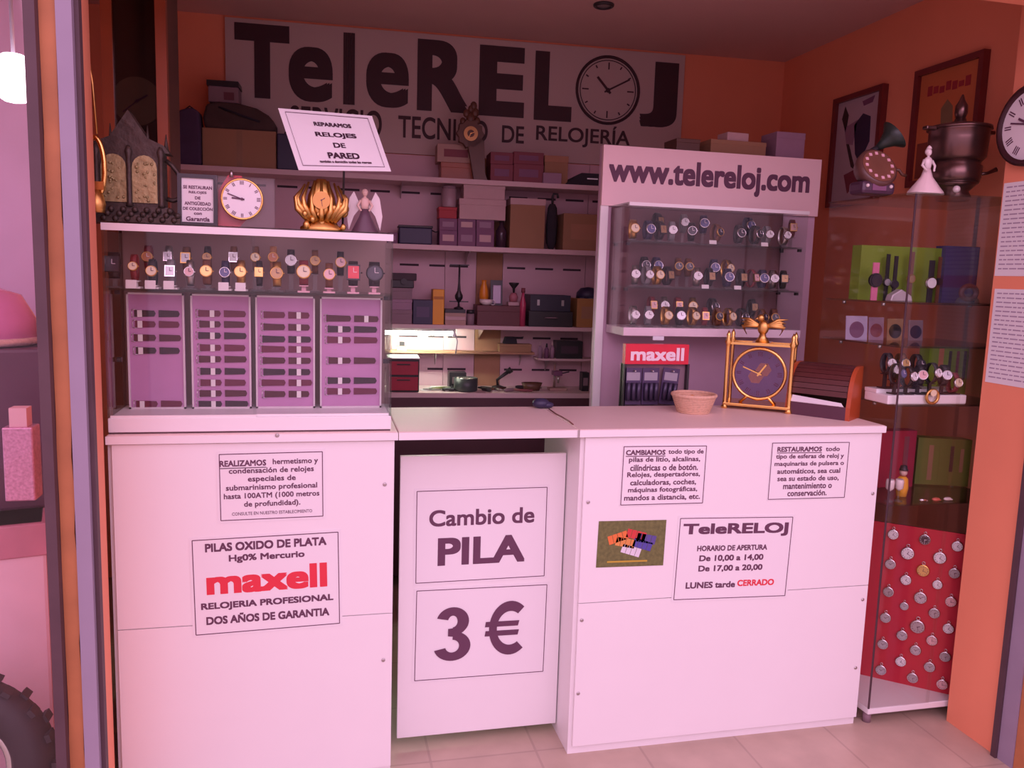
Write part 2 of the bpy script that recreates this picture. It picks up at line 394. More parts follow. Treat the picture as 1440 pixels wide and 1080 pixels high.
three(t, -0.215 * W, 0.0, 0.27 * W, 0.57 * H)
euro(t, 0.185 * W, 0.03 * H, 0.31 * W, 0.58 * H)
sheet('white notice starting CAMBIAMOS on the left of the wide counter', YF, (876, 628), (992, 627), (874, 710),
      [('CAMBIAMOS', 0.27, 0.12, 0.46, 0.085, dict(bold=0.03)), ('________', 0.27, 0.18, 0.46, 0.012), ('todo tipo de', 0.745, 0.12, 0.42, 0.10, dict(bold=0.02))]
      + para(['pilas de litio, alcalinas,', 'cilíndricas o de botón.', 'Relojes, despertadores,', 'calculadoras, coches,', 'máquinas fotográficas,', 'mandos a distancia, etc.'], 0.245, 0.125, 0.105, [0.84, 0.80, 0.86, 0.78, 0.82, 0.90]), margin=0.004)
sheet('white notice starting RESTAURAMOS on the right of the wide counter', YF, (1084, 623), (1192, 622), (1082, 702),
      [('RESTAURAMOS', 0.36, 0.13, 0.56, 0.085, dict(bold=0.03)), ('________', 0.36, 0.19, 0.56, 0.012), ('todo', 0.78, 0.13, 0.18, 0.08, dict(bold=0.02))]
      + para(['tipo de esferas de reloj y', 'maquinarias de pulsera o', 'automáticos, sea cual', 'sea su estado de uso,', 'mantenimiento o', 'conservación.'], 0.26, 0.125, 0.10, [0.86, 0.88, 0.80, 0.78, 0.62, 0.50]), margin=0.004)
sheet('white opening hours sheet with black and red print on the wide counter', YF, (954, 729), (1112, 727), (950, 843),
      [('TeleRELOJ', 0.5, 0.17, 0.90, 0.16, dict(bold=0.035)), ('HORARIO DE APERTURA', 0.48, 0.38, 0.60, 0.065, dict(bold=0.03)),
       ('De 10,00 a 14,00', 0.48, 0.50, 0.55, 0.08, dict(bold=0.03)), ('De 17,00 a 20,00', 0.48, 0.62, 0.55, 0.08, dict(bold=0.03)),
       ('LUNES tarde', 0.32, 0.81, 0.42, 0.075, dict(bold=0.03)), ('CERRADO', 0.71, 0.80, 0.32, 0.075, dict(bold=0.03, m=REDINK))])
GREENP = mat('printed grass', (0.14, 0.15, 0.045), 0.5, var=0.6, scale=90)
t, W, H = sheet('green photo print of coloured battery packs on the wide counter', YF, (841, 733), (936, 731), (839, 798), [], 'poster', False, GREENP, 'photo_print', margin=0.0)
for i, (c, x, z, r_) in enumerate((((0.75, 0.20, 0.05), -0.05, 0.022, 0.3), ((0.60, 0.05, 0.05), 0.015, 0.030, -0.25), ((0.08, 0.07, 0.35), 0.04, -0.004, -0.3), ((0.70, 0.30, 0.08), -0.022, 0.004, -0.2), ((0.7, 0.7, 0.75), 0.0, -0.024, -0.3), ((0.10, 0.08, 0.30), 0.052, 0.016, -0.2))):
    b = MB()
    for k in range(4):
        b.cbox((-0.024 + 0.016 * k, -0.0004, 0.0), (0.0145, 0.0008, 0.027))
    b.build('printed_battery_pack', mat('battery print %d' % i, c, 0.4), t, loc=(x * 0.9, 0, z * 0.9), rot=(0, -r_, 0))
MB().box((-0.075, -0.0007, -0.058), (0.055, 0, -0.053)).build('printed_caption', mat('yellow ink', (0.5, 0.36, 0.04)), t)

# ------------------------------------------------------------------ watches
STRAPC = dict(black=BLACK, brown=mat('brown leather', (0.16, 0.06, 0.03), 0.55, var=0.2), tan=mat('tan leather', (0.40, 0.18, 0.08), 0.55), maroon=mat('maroon leather', (0.22, 0.03, 0.04), 0.5),
              steel=STEEL, gold=GOLDD, navy=NAVY, grey=mat('grey rubber', (0.22, 0.21, 0.22), 0.6))
DIALC = dict(cream=mat('cream dial', (0.82, 0.72, 0.50), 0.4, var=0.04), white=mat('white dial', (0.85, 0.85, 0.85), 0.4, var=0.03), black=mat('black dial', (0.03, 0.025, 0.04), 0.3),
             red=mat('red dial', (0.75, 0.05, 0.07), 0.35), gold=mat('gold dial', (0.75, 0.50, 0.18), 0.3, 0.6), silver=mat('silver dial', (0.55, 0.55, 0.58), 0.3, 0.5),
             orange=mat('orange dial', (0.55, 0.20, 0.08), 0.4), pink=mat('pink dial', (0.80, 0.50, 0.50), 0.4), blue=mat('blue dial', (0.10, 0.10, 0.25), 0.35), bronze=mat('bronze dial', (0.40, 0.25, 0.12), 0.35, 0.4))
CASEC = dict(gold=GOLDD, steel=CHROME, black=BLACK)
W_CACHE = {}
def watch(shape, strap, dial, case, r):
    """a wristwatch closed round its cushion, dial to the front (-Y), base of the band at z = 0"""
    key = (shape, strap, dial, case, r)
    if key in W_CACHE: return copy_tree(W_CACHE[key])
    t = bpy.data.objects.new('wristwatch', None); COL.objects.link(t); t.empty_display_size = 0.02
    h = 0.034; d = 0.022; bw = r * 0.62
    pts = []
    n = 20
    b = MB(); ring = [(d * math.cos(2 * PI * k / n), h + h * math.sin(2 * PI * k / n)) for k in range(n)]
    rin = [(0.86 * y, h + (z - h) * 0.92) for y, z in ring]
    vs = []
    for k in range(n):
        for x in (-bw, bw):
            vs.append((x, ring[k][0], ring[k][1]))
        for x in (-bw, bw):
            vs.append((x, rin[k][0], rin[k][1]))
    fs = []
    for k in range(n):
        a, c = 4 * k, 4 * ((k + 1) % n)
        fs += [(a, a + 1, c + 1, c), (a + 2, c + 2, c + 3, a + 3), (a, c, c + 2, a + 2), (a + 1, a + 3, c + 3, c + 1)]
    b._add(vs, fs, True); b.build('strap', STRAPC[strap], t)
    T = Matrix.Translation((0, -d - 0.002, h * 1.08)) @ Matrix.Rotation(math.radians(-12), 4, 'X')
    cs = MB()
    if shape == 'round':
        cs.lathe([(r, -0.004), (r * 1.05, 0), (r, 0.0045), (r * 0.86, 0.005), (r * 0.86, 0.003)], 22, T @ Matrix.Rotation(PI / 2, 4, 'X'))
    else:
        cs.box((-r * 0.9, -0.005, -r * 1.05), (r * 0.9, 0.004, r * 1.05), T)
    cs.cyl(T @ Vector((r, 0, 0)), T @ Vector((r * 1.2, 0, 0)), 0.0022, n=8)
    cs.build('case', CASEC[case], t)
    dl = MB()
    if shape == 'round': dl.lathe([(r * 0.85, 0.003), (r * 0.85, 0.0042)], 20, T @ Matrix.Rotation(PI / 2, 4, 'X'))
    else: dl.box((-r * 0.74, -0.0056, -r * 0.86), (r * 0.74, -0.004, r * 0.86), T)
    do = dl.build('dial', DIALC[dial], t)
    hd = MB(); hd.box((-0.0007, -0.0062, 0), (0.0007, -0.0055, r * 0.62), T); hd.box((0, -0.0062, -0.0007), (r * 0.45, -0.0055, 0.0007), T)
    hd.build('hands', PINKINK if dial in ('black', 'blue', 'red', 'orange') else INK, do)
    W_CACHE[key] = t
    return t
STAND = {}
def stand(h, m):
    """little display stand: foot, post and C-shaped top, h = height of the watch base"""
    if (h, m.name) in STAND:
        o = STAND[(h, m.name)].copy(); COL.objects.link(o); return o
    b = MB(); b.box((-0.016, -0.020, 0), (0.016, 0.020, 0.004)); b.box((-0.006, 0.0, 0.004), (0.006, 0.006, h))
    b.box((-0.012, -0.010, h - 0.003), (0.012, 0.012, h))
    o = b.build('watch_stand', m); STAND[(h, m.name)] = o
    return o
TAGW = mat('white card', (0.8, 0.78, 0.76), 0.7, var=0.05)
PINKP = mat('pink card', (0.75, 0.45, 0.50), 0.6, var=0.05)
ORD = ['first', 'second', 'third', 'fourth', 'fifth', 'sixth', 'seventh', 'eighth', 'ninth', 'tenth', 'eleventh', 'twelfth', 'thirteenth', 'fourteenth', 'fifteenth', 'sixteenth', 'seventeenth', 'eighteenth', 'nineteenth', 'twentieth', 'twenty-first', 'twenty-second', 'twenty-third', 'twenty-fourth', 'twenty-fifth', 'twenty-sixth', 'twenty-seventh', 'twenty-eighth', 'twenty-ninth']
SN = dict(steel='steel bracelet', gold='gilt bracelet')
def wlabel(shape, strap, dial, where):
    return '%s %s-dial watch, %s, %s' % (shape, dial, SN.get(strap, strap + ' strap'), where)

# ------------------------------------------------------------------ left glass cabinet
CX0, CX1, CY0, CY1 = -0.532, 0.196, 2.272, 2.50
CZ0, CZ1 = CT, AY(300, 317, CY0)[2]
SHZ = 1.407
t = thing('glass_cabinet', 'glass counter cabinet with white base and lid holding wristwatches and straps', 'display cabinet', (CX0, CY0, CZ0))
W, D, H = CX1 - CX0, CY1 - CY0, CZ1 - CZ0
BASE = 0.042
MB().box((0, 0.004, 0.004), (W, D, BASE)).build('base', WHITE, t, bevel=0.002)
MB().box((0.002, 0.006, 0), (W - 0.002, D - 0.004, 0.004)).build('foot_strip', RUBBER, t)
MB().box((0, 0, H - 0.022), (W, 0.012, H - 0.004)).build('lid_edge', WHITE, t)
MB().box((0, 0, H - 0.004), (W, D, H)).build('lid_glass', GLASSG, t)
FROST = mat('frosted back panel', (0.48, 0.30, 0.30), 0.7, var=0.03)
_n = FROST.node_tree; _t = _n.nodes.new('ShaderNodeBsdfTranslucent'); _t.inputs[0].default_value = (0.6, 0.6, 0.56, 1); _m = _n.nodes.new('ShaderNodeMixShader'); _m.inputs[0].default_value = 0.3
_n.links.new(_n.nodes['Principled BSDF'].outputs[0], _m.inputs[1]); _n.links.new(_t.outputs[0], _m.inputs[2]); _n.links.new(_m.outputs[0], _n.nodes['Material Output'].inputs[0])
MB().box((0.002, D - 0.008, BASE), (W - 0.002, D - 0.004, H - 0.006)).build('back_panel', FROST, t)
for x0, x1 in ((0, 0.005), (W - 0.005, W)):
    MB().box((x0, 0.004, BASE), (x1, D - 0.004, H - 0.022)).build('side_glass', GLASSG, t)
MB().box((0.006, 0.030, SHZ - CZ0 - 0.006), (W - 0.006, D - 0.012, SHZ - CZ0)).build('shelf', GLASSG, t)
xm = AY(357, 500, CY0)[0] - CX0
for x0, x1, y in ((0.006, xm + 0.004, 0.008), (xm - 0.004, W - 0.006, 0.015)):
    d = MB().box((x0, y, BASE), (x1, y + 0.004, H - 0.022)).build('sliding_pane', GLASS, t)
    MB().box((x0, y - 0.001, BASE), (x1, y + 0.005, BASE + 0.006)).build('pane_track', EDGE, d)
for z in (SHZ - CZ0 - 0.006, 0.19):
    for x in (0.010, W - 0.010):
        MB().box((x - 0.006, D * 0.45, z - 0.012), (x + 0.006, D * 0.45 + 0.012, z)).build('shelf_clip', BLACK, t)
    
LEFTW = [  # px, py of the dial, row, shape, strap, dial, case, radius
 (158, 371, 'f', 'square', 'black', 'black', 'black', 0.019), (187, 374, 'f', 'round', 'maroon', 'cream', 'gold', 0.012), (207, 361, 'b', 'round', 'maroon', 'orange', 'gold', 0.014),
 (213, 381, 'f', 'round', 'black', 'cream', 'gold', 0.014), (236, 361, 'b', 'square', 'steel', 'silver', 'steel', 0.012), (239, 381, 'f', 'square', 'grey', 'silver', 'steel', 0.014),
 (261, 363, 'b', 'square', 'brown', 'white', 'gold', 0.014), (266, 382, 'f', 'round', 'steel', 'pink', 'steel', 0.013), (291, 362, 'b', 'round', 'black', 'bronze', 'gold', 0.012),
 (290, 381, 'f', 'round', 'brown', 'gold', 'gold', 0.016), (316, 383, 'f', 'round', 'navy', 'blue', 'steel', 0.014), (328, 362, 'b', 'square', 'brown', 'white', 'steel', 0.013),
 (338, 382, 'f', 'round', 'gold', 'gold', 'gold', 0.016), (359, 362, 'b', 'round', 'brown', 'cream', 'gold', 0.013), (364, 383, 'f', 'square', 'black', 'gold', 'gold', 0.012),
 (384, 362, 'b', 'round', 'tan', 'orange', 'gold', 0.014), (389, 384, 'f', 'round', 'gold', 'bronze', 'gold', 0.017), (409, 366, 'b', 'round', 'black', 'white', 'steel', 0.016),
 (427, 382, 'f', 'round', 'maroon', 'cream', 'gold', 0.019), (443, 367, 'b', 'round', 'brown', 'bronze', 'gold', 0.014), (463, 386, 'f', 'round', 'brown', 'pink', 'gold', 0.016),
 (479, 369, 'b', 'round', 'black', 'pink', 'gold', 0.015), (497, 383, 'f', 'square', 'black', 'red', 'black', 0.020), (527, 384, 'f', 'round', 'black', 'black', 'black', 0.023)]
cnt = dict(f=0, b=0)
for px, py, row, sh, st, di, ca, r in LEFTW:
    Y = 2.345 if row == 'f' else 2.430
    p = AY(px, py, Y - 0.022)
    zb = p[2] - 0.037
    hs = max(0.006, round(zb - SHZ, 3))
    i = cnt[row]; cnt[row] += 1
    where = '%s from left, %s row of left cabinet' % (ORD[i], 'front' if row == 'f' else 'back')
    s_ = stand(hs, TAGW if px in (187, 213, 239, 316, 338) else PINKP if px in (427, 463, 497, 527) else ACRYL)
    s_.location = (p[0], Y, SHZ); tag(s_, 'display stand under the %s-dial watch, %s' % (di, where), 'watch stand', 'watch stands in the left cabinet')
    o = watch(sh, st, di, ca, r); o.location = (p[0], Y, SHZ + hs)
    tag(o, wlabel(sh, st, di, where), 'watch', 'wristwatches on the shelf of the left glass cabinet')
for i, px in enumerate((184, 211, 237, 314, 338)):
    p = AY(px, 399, 2.308); o = MB().box((-0.013, 0, 0), (0.013, 0.0015, 0.022)).build('price_card', TAGW, loc=(p[0], 2.308, SHZ), rot=(-0.15, 0, 0))
    tag(o, 'small white price card, %s from the left on the cabinet shelf' % ORD[i], 'price card', 'price cards in the left cabinet')

# strap boards
LILAC = mat('lilac felt board', (0.54, 0.27, 0.49), 0.8, var=0.06, scale=30)  # lilac strengthened in colour for the pink reflections on the boards
FRAMEB = mat('pale board frame', (0.70, 0.62, 0.66), 0.5, var=0.05)
STR = [mat('black leather strap', (0.04, 0.02, 0.03), 0.5, var=0.2), mat('dark brown leather strap', (0.085, 0.02, 0.03), 0.5, var=0.2), mat('burgundy leather strap', (0.14, 0.02, 0.05), 0.5, var=0.2)]
def strap_thing(L, m, tagx):
    t = bpy.data.objects.new('watch_strap', None); COL.objects.link(t); t.empty_display_size = 0.02
    wd = 0.019
    b = MB(); n = 12
    for side in (0, 1):
        a, c = (-L / 2, -0.004) if side == 0 else (0.004, L / 2)
        pts = [(a, -wd / 2), (c - 0.004, -wd / 2 * 0.85), (c, 0), (c - 0.004, wd / 2 * 0.85), (a, wd / 2)]
        b.prism(pts, -0.003, 0, 'Y')
    b.build('leather_band', m, t)
    bk = MB(); 
    for z in (-wd / 2 - 0.001, wd / 2 + 0.001): bk.cyl((-L / 2 - 0.006, -0.0025, z), (-L / 2 + 0.004, -0.0025, z), 0.001, n=6)
    bk.cyl((-L / 2 - 0.006, -0.0025, -wd / 2 - 0.001), (-L / 2 - 0.006, -0.0025, wd / 2 + 0.001), 0.001, n=6)
    bk.build('buckle', CHROME, t)
    MB().box((tagx - 0.006, -0.0045, -0.010), (tagx + 0.006, -0.0032, 0.009)).build('price_tag', TAGW, t)
    return t
YB = 2.425
BOARDS = [('leftmost', 178, 262, 434, 572, [441, 456, 475, 493, 568]), ('second', 268, 354, 434, 573, [441, 456, 472, 489, 505, 522, 538, 553, 568]),
          ('third', 359, 443, 434, 573, [443, 460, 477, 491, 507, 523, 538, 554]), ('rightmost', 450, 536, 434, 572, [448, 463, 478, 507, 535, 550])]
si = 0
for bi, (nm, x0, x1, y0, y1, rows) in enumerate(BOARDS):
    a, c = AY(x0, y0, YB), AY(x1, y1, YB)
    W, zt, zb = c[0] - a[0], SHZ - 0.014, CZ0 + BASE
    xc = (a[0] + c[0]) / 2
    t = thing('strap_board', '%s of the four lilac strap boards inside the left glass cabinet' % nm, 'display board', (xc, YB, zb), group='strap boards in the left cabinet')
    H = zt - zb
    MB().box((-W / 2, 0, 0), (W / 2, 0.008, H)).build('felt_panel', LILAC, t)
    f = MB()
    for q in ((-W / 2, -W / 2 + 0.005, 0, H), (W / 2 - 0.005, W / 2, 0, H), (-W / 2, W / 2, H - 0.005, H), (-W / 2, W / 2, 0, 0.005)):
        f.box((q[0], -0.004, q[2]), (q[1], 0.0, q[3]))
    f.build('frame', FRAMEB, t)
    for ri, ry in enumerate(rows):
        z = AY((x0 + x1) / 2, ry, YB)[2]
        z = min(max(z, zb + 0.012), zt - 0.012)
        L = W * random.uniform(0.76, 0.86)
        tx = (-0.3 * W if bi == 0 else -0.17 * W if bi == 1 else 0.2 * W if bi == 2 else random.choice((-0.2, 0.22)) * W)
        o = strap_thing(L, STR[(si * 7 + ri) % 3], tx); o.location = (xc + 0.004, YB - 0.0005, z)
        si += 1
        tag(o, '%s leather strap, %s from the top on the %s strap board' % (('black', 'dark brown', 'burgundy')[((si - 1) * 7 + ri) % 3], ORD[ri], nm), 'watch strap', 'watch straps on the boards')

# ------------------------------------------------------------------ things standing on the left cabinet
LID = CZ1
def numerals(parent, r, m=INK, y=-0.002, rom=True, hmul=0.18):
    b = MB()
    for k in range(12):
        a = PI / 2 - k * PI / 6
        T = Matrix.Translation((0, y, 0)) @ Matrix.Rotation(-a + PI / 2, 4, 'Y')
        n = (3, 1, 2, 3, 2, 2, 2, 3, 3, 2, 2, 2)[k]
        for j in range(n):
            b.cbox(((j - (n - 1) / 2) * r * 0.07, 0, r * 0.82), (r * 0.035, 0.0008, r * hmul), T)
    return b.build('numerals', m, parent)
def hands(parent, r, h_ang, m_ang, m=INK, y=-0.004):
    b = MB()
    for ang, L, wd in ((h_ang, 0.5, 0.07), (m_ang, 0.75, 0.05)):
        T = Matrix.Translation((0, y, 0)) @ Matrix.Rotation(ang, 4, 'Y')
        b.box((-r * wd / 2, -0.0006, -r * 0.12), (r * wd / 2, 0.0006, r * L), T)
    b.disc((0, y, 0), r * 0.07, 0.003, 10)
    return b.build('hands', m, parent)

# gothic cast clock
p = AZ(187, 308, LID)
gx, gy = AY(187, 300, 2.40)[0], 2.40
t = thing('gothic_clock', 'dark ornate cast clock with two gilt panels on the left cabinet', 'clock', (gx, gy, LID))
K = 2.45 / FPX          # metres per pixel here
b = MB(); b.box((-0.125, -0.05, 0), (0.125, 0.05, 0.022)); b.box((-0.11, -0.044, 0.022), (0.11, 0.044, 0.045), taper=0.86)
rnd = random.Random(5)
for k in range(26):
    b.sph((-0.118 + 0.0095 * k, -0.05, 0.012 + 0.012 * (k % 3)), 0.008, n=8, m=5)
b.build('ornate_base', BRONZE, t)
b = MB(); b.box((-0.082, -0.03, 0.045), (0.082, 0.035, 0.185))
for x in (-0.078, 0.0, 0.078): b.lathe([(0.010, 0.045), (0.007, 0.055), (0.006, 0.17), (0.010, 0.185), (0.004, 0.20)], 10, Matrix.Translation((x, -0.036, 0)))
b.build('case_body', BRONZE, t)
for x0, x1 in ((-0.068, -0.007), (0.007, 0.068)):
    o = MB(); arch = [(x0, 0.055), (x1, 0.055), (x1, 0.145)] + [((x0 + x1) / 2 + (x1 - x0) / 2 * math.cos(a), 0.145 + 0.032 * math.sin(a)) for a in [PI * k / 8 for k in range(1, 8)]] + [(x0, 0.145)]
    o.prism(arch, -0.034, -0.028)
    for k in range(20):
        o.sph((random.uniform(x0 + 0.006, x1 - 0.006), -0.035, random.uniform(0.06, 0.16)), random.uniform(0.002, 0.005), n=7, m=5)
    o.build('gilt_panel', mat('gilt relief', (0.40, 0.34, 0.16), 0.45, 0.45, var=0.4, scale=60, bump=0.6), t)
b = MB(); b.prism([(-0.10, 0.185), (0.10, 0.185), (0.085, 0.205), (0.045, 0.222), (0.02, 0.26), (0, 0.29), (-0.02, 0.26), (-0.045, 0.222), (-0.085, 0.205)], -0.03, 0.03)
for x, h in ((-0.09, 0.235), (0.09, 0.235), (-0.045, 0.255), (0.045, 0.255)): b.cyl((x, -0.02, 0.19), (x, -0.02, h), 0.007, 0.001, 8)
b.build('pediment', BRONZE, t)
for s in (-1, 1):
    pts = [(s * (0.085 + 0.04 * math.sin(a)), 0, 0.12 + 0.05 * math.cos(a) - 0.02 * math.sin(a)) for a in [PI * k / 8 for k in range(9)]]
    MB().tube(pts, 0.006, 8).build('scroll_handle', BRONZE, t)

# black framed little sign
a = AY(252, 242, 2.36); c = AY(303, 310, 2.36)
t = thing('framed_sign', 'small black framed text sign standing beside the red based clock', 'sign', ((a[0] + c[0]) / 2, 2.36, LID), rot=(-0.06, 0, 0.0))
w2, h2 = 0.050, 0.136
f = MB()
for q in ((-w2, -w2 + 0.010, 0, h2), (w2 - 0.010, w2, 0, h2), (-w2 + 0.010, w2 - 0.010, 0, 0.010), (-w2 + 0.010, w2 - 0.010, h2 - 0.010, h2)): f.box((q[0], -0.006, q[2]), (q[1], 0.006, q[3]))
f.build('frame', BLACK, t)
MB().box((-w2 + 0.009, 0, 0.009), (w2 - 0.009, 0.004, h2 - 0.009)).build('card', PAPER, t)
MB().box((-0.01, 0.006, 0.0), (0.01, 0.05, 0.004)).build('easel_foot', BLACK, t)
for i, (s_, ww, hh) in enumerate((('SE RESTAURAN', 0.072, 0.009), ('RELOJES', 0.045, 0.008), ('DE', 0.014, 0.008), ('ANTIGÜEDAD', 0.066, 0.011), ('DE COLECCIÓN', 0.074, 0.010), ('con', 0.02, 0.006), ('Garantía', 0.060, 0.012))):
    text(s_, t, 0, 0.102 - i * 0.0138, ww, hh, y=-0.0008, bold=0.03)
# round dial in a clear block with a red disc behind
p = AY(341, 275, 2.36)
t = thing('desk_clock', 'clear acrylic desk clock with round white dial and red backing disc', 'clock', (AY(345, 310, 2.36)[0], 2.36, LID))
MB().box((-0.077, 0, 0), (0.077, 0.022, 0.136)).build('acrylic_block', ACRYL, t, bevel=0.004)
T = Matrix.Translation((-0.03, 0.026, 0.0))
MB().prism([(-0.075 + 0.0, 0.0), (-0.02, 0.0), (0.006, 0.03), (0.0, 0.11), (-0.01, 0.14), (-0.045, 0.14), (-0.07, 0.10)], 0.024, 0.028).build('red_backing', mat('red plastic', (0.65, 0.04, 0.07), 0.4), t)
dl = MB().disc((0, 0, 0), 0.052, 0.008).build('dial', DIALC['white'], t, loc=(-0.007, -0.006, 0.076))
MB().ring((0, -0.003, 0), 0.052, 0.003).build('bezel', GOLD, dl)
numerals(dl, 0.052, y=-0.0045); hands(dl, 0.052, math.radians(275), math.radians(290), y=-0.006)
MB().cyl((-0.035, 0.011, 0.134), (-0.035, 0.011, 0.152), 0.006, 0.003, 10).build('crown', STEEL, t)
# brass ornate mantel clock under the tilted sheet
p = AY(452, 312, 2.40)
t = thing('gilt_mantel_clock', 'ornate gilt mantel clock with curling leaves below the tilted sheet', 'clock', (p[0], 2.40, LID))
b = MB(); rnd = random.Random(11)
b.lathe([(0.058, 0), (0.058, 0.012), (0.045, 0.02), (0.04, 0.032)], 18, None, 1, 0.6)
for k in range(9):
    a = PI * (k / 8)
    x = 0.068 * math.cos(a); b.tube([(x * 0.5, -0.02, 0.03), (x * 0.95, -0.028, 0.06 + 0.012 * math.sin(a * 3)), (x * 1.02, -0.02, 0.09), (x * 0.7, -0.012, 0.12 + 0.02 * math.sin(a))], [0.009, 0.008, 0.006, 0.003], 7)
b.build('leaf_scrolls', GOLDD, t)
b = MB()
for k in range(14):
    b.sph((rnd.uniform(-0.065, 0.065), rnd.uniform(-0.035, -0.01), rnd.uniform(0.015, 0.075)), rnd.uniform(0.007, 0.013), (1, 0.7, 1.2), n=8, m=5)
b.build('flower_clusters', GOLDD, t)
MB().lathe([(0.034, 0.03), (0.042, 0.06), (0.036, 0.10), (0.024, 0.13), (0.012, 0.145)], 16, None, 1, 0.55).build('body', GOLDD, t)
dl = MB().disc((0, 0, 0), 0.024, 0.008, 20).build('dial', mat('aged brass dial', (0.60, 0.32, 0.10), 0.35, 0.7), t, loc=(0, -0.028, 0.085)); hands(dl, 0.022, 1, 3, y=-0.005)
# angel figurine
def blob_person(t, sk, dress, hair, H, skirt=0.30, arms=((-1, 0.3), (1, 0.3))):
    MB().lathe([(skirt * H * 0.5, 0), (skirt * H * 0.47, 0.06 * H), (0.13 * H, 0.38 * H), (0.075 * H, 0.55 * H)], 20, None, 1, 0.8, 0.05, 9).build('skirt', dress, t)
    b = MB(); b.lathe([(0.075 * H, 0.54 * H), (0.085 * H, 0.64 * H), (0.10 * H, 0.74 * H), (0.07 * H, 0.79 * H), (0.03 * H, 0.81 * H), (0.028 * H, 0.84 * H)], 16, None, 1, 0.7)
    b.sph((0, 0, 0.905 * H), 0.07 * H, (0.85, 0.95, 1.1))
    b.sph((0, -0.068 * H, 0.90 * H), 0.012 * H, n=6, m=4)
    for s, _ in arms:
        b.tube([(s * 0.095 * H, 0, 0.74 * H), (s * 0.16 * H, -0.03 * H, 0.62 * H), (s * 0.10 * H, -0.09 * H, 0.52 * H)], [0.032 * H, 0.028 * H, 0.02 * H], 8)
        b.sph((s * 0.095 * H, -0.10 * H, 0.515 * H), 0.024 * H, n=8, m=5)
    b.build('body', sk, t)
    MB().sph((0, 0.018 * H, 0.925 * H), 0.075 * H, (0.95, 0.95, 1.0)).build('hair', hair, t)
SKIN = mat('pink bisque', (0.72, 0.50, 0.42), 0.5); PORC = mat('white porcelain', (0.78, 0.70, 0.68), 0.25, var=0.06, coat=0.5)
p = AY(513, 315, 2.40)
t = thing('angel_figurine', 'pale angel figurine with wings and dark gown beside gilt mantel clock', 'figurine', (p[0], 2.40, LID))
blob_person(t, SKIN, mat('dark plum glaze', (0.12, 0.06, 0.09), 0.4), SKIN, 0.125, 0.62)
for s in (-1, 1):
    MB().prism([(s * 0.01, 0.075), (s * 0.03, 0.118), (s * 0.042, 0.10), (s * 0.050, 0.05), (s * 0.044, 0.01), (s * 0.03, 0.05)], 0.012, 0.018).build('wing', PORC, t)
# tilted paper sheet on a thin stand
A = [AY(391, 152, 2.36), AY(523, 163, 2.40), AY(550, 241, 2.33), AY(420, 239, 2.30)]
a_, b_, c_, d_ = [Vector(v) for v in A]
o0 = (a_ + b_ + c_ + d_) / 4
xa = ((b_ - a_) + (c_ - d_)).normalized(); za = ((a_ - d_) + (b_ - c_)); za0 = za.normalized()
ya = za0.cross(xa).normalized()
t = thing('paper_sign', 'tilted paper sign reading RELOJES DE PARED above the gilt clock', 'sign', o0)
loc4 = [(Vector(v) - o0) for v in (a_, b_, c_, d_)]
b = MB(); vs = [v for v in loc4] + [v + ya * -0.0015 if ya.y < 0 else v + ya * 0.0015 for v in loc4]
b._add(vs, [(0, 1, 2, 3), (4, 7, 6, 5), (0, 4, 5, 1), (1, 5, 6, 2), (2, 6, 7, 3), (3, 7, 4, 0)]); b.build('sheet', PAPER, t)
def onsheet(u, v):
    return (loc4[0] * (1 - u) + loc4[1] * u) * (1 - v) + (loc4[3] * (1 - u) + loc4[2] * u) * v
yf = ya if ya.y < 0 else -ya
b = MB()
fr = [onsheet(0.06, 0.06), onsheet(0.94, 0.06), onsheet(0.94, 0.93), onsheet(0.06, 0.93)]
b.tube([v + yf * 0.002 for v in fr], 0.0009, 5, True); b.build('border', INK, t)
for body, u, v, ww, hh in (('REPARAMOS', 0.52, 0.23, 0.40, 0.07), ('RELOJES', 0.52, 0.415, 0.44, 0.10), ('DE', 0.52, 0.58, 0.13, 0.085), ('PARED', 0.53, 0.755, 0.34, 0.10), ('también a domicilio todas las marcas', 0.53, 0.86, 0.56, 0.04)):
    o = text(body, t, 0, 0, ww, hh, bold=0.035, y=0)
    for vv in o.data.vertices:
        q = onsheet(u + vv.co.x, v - vv.co.z); vv.co = q + yf * 0.003
mid = onsheet(0.5, 0.92)
MB().tube([(mid - ya * 0.0 + Vector((0, 0.006, 0))), mid + Vector((0.0, 0.03, -0.03)), Vector((mid.x, mid.y + 0.14, LID - o0.z + 0.004))], 0.003, 8).build('wire_stem', BLACK, t)
MB().lathe([(0.03, 0), (0.03, 0.004), (0.004, 0.008)], 16, Matrix.Translation((mid.x, mid.y + 0.14, LID - o0.z))).build('foot', BLACK, t)

# gilt wall barometer-like pendulum clock at the extreme left, on the jamb
p = AX(136, 235, -0.535)
t = thing('gilt_pendulum', 'tall gilt pendulum ornament hanging at the left jamb beside the dark clock case', 'ornament', AY(134, 235, 2.27))
MB().ring((0, 0, 0.0), 0.05, 0.006, sx=0.42, sz=1.45).build('oval_hoop', GOLD, t)
MB().tube([(-0.012, 0, 0.30), (0.0, 0, 0.2), (0.006, 0, 0.08)], 0.003, 6).build('chain', GOLDD, t)
b = MB(); b.box((-0.02, -0.01, -0.055), (0.02, 0.01, -0.035)); b.lathe([(0.018, -0.11), (0.022, -0.09), (0.014, -0.055)], 14); b.build('pendulum_bob', GOLDD, t)

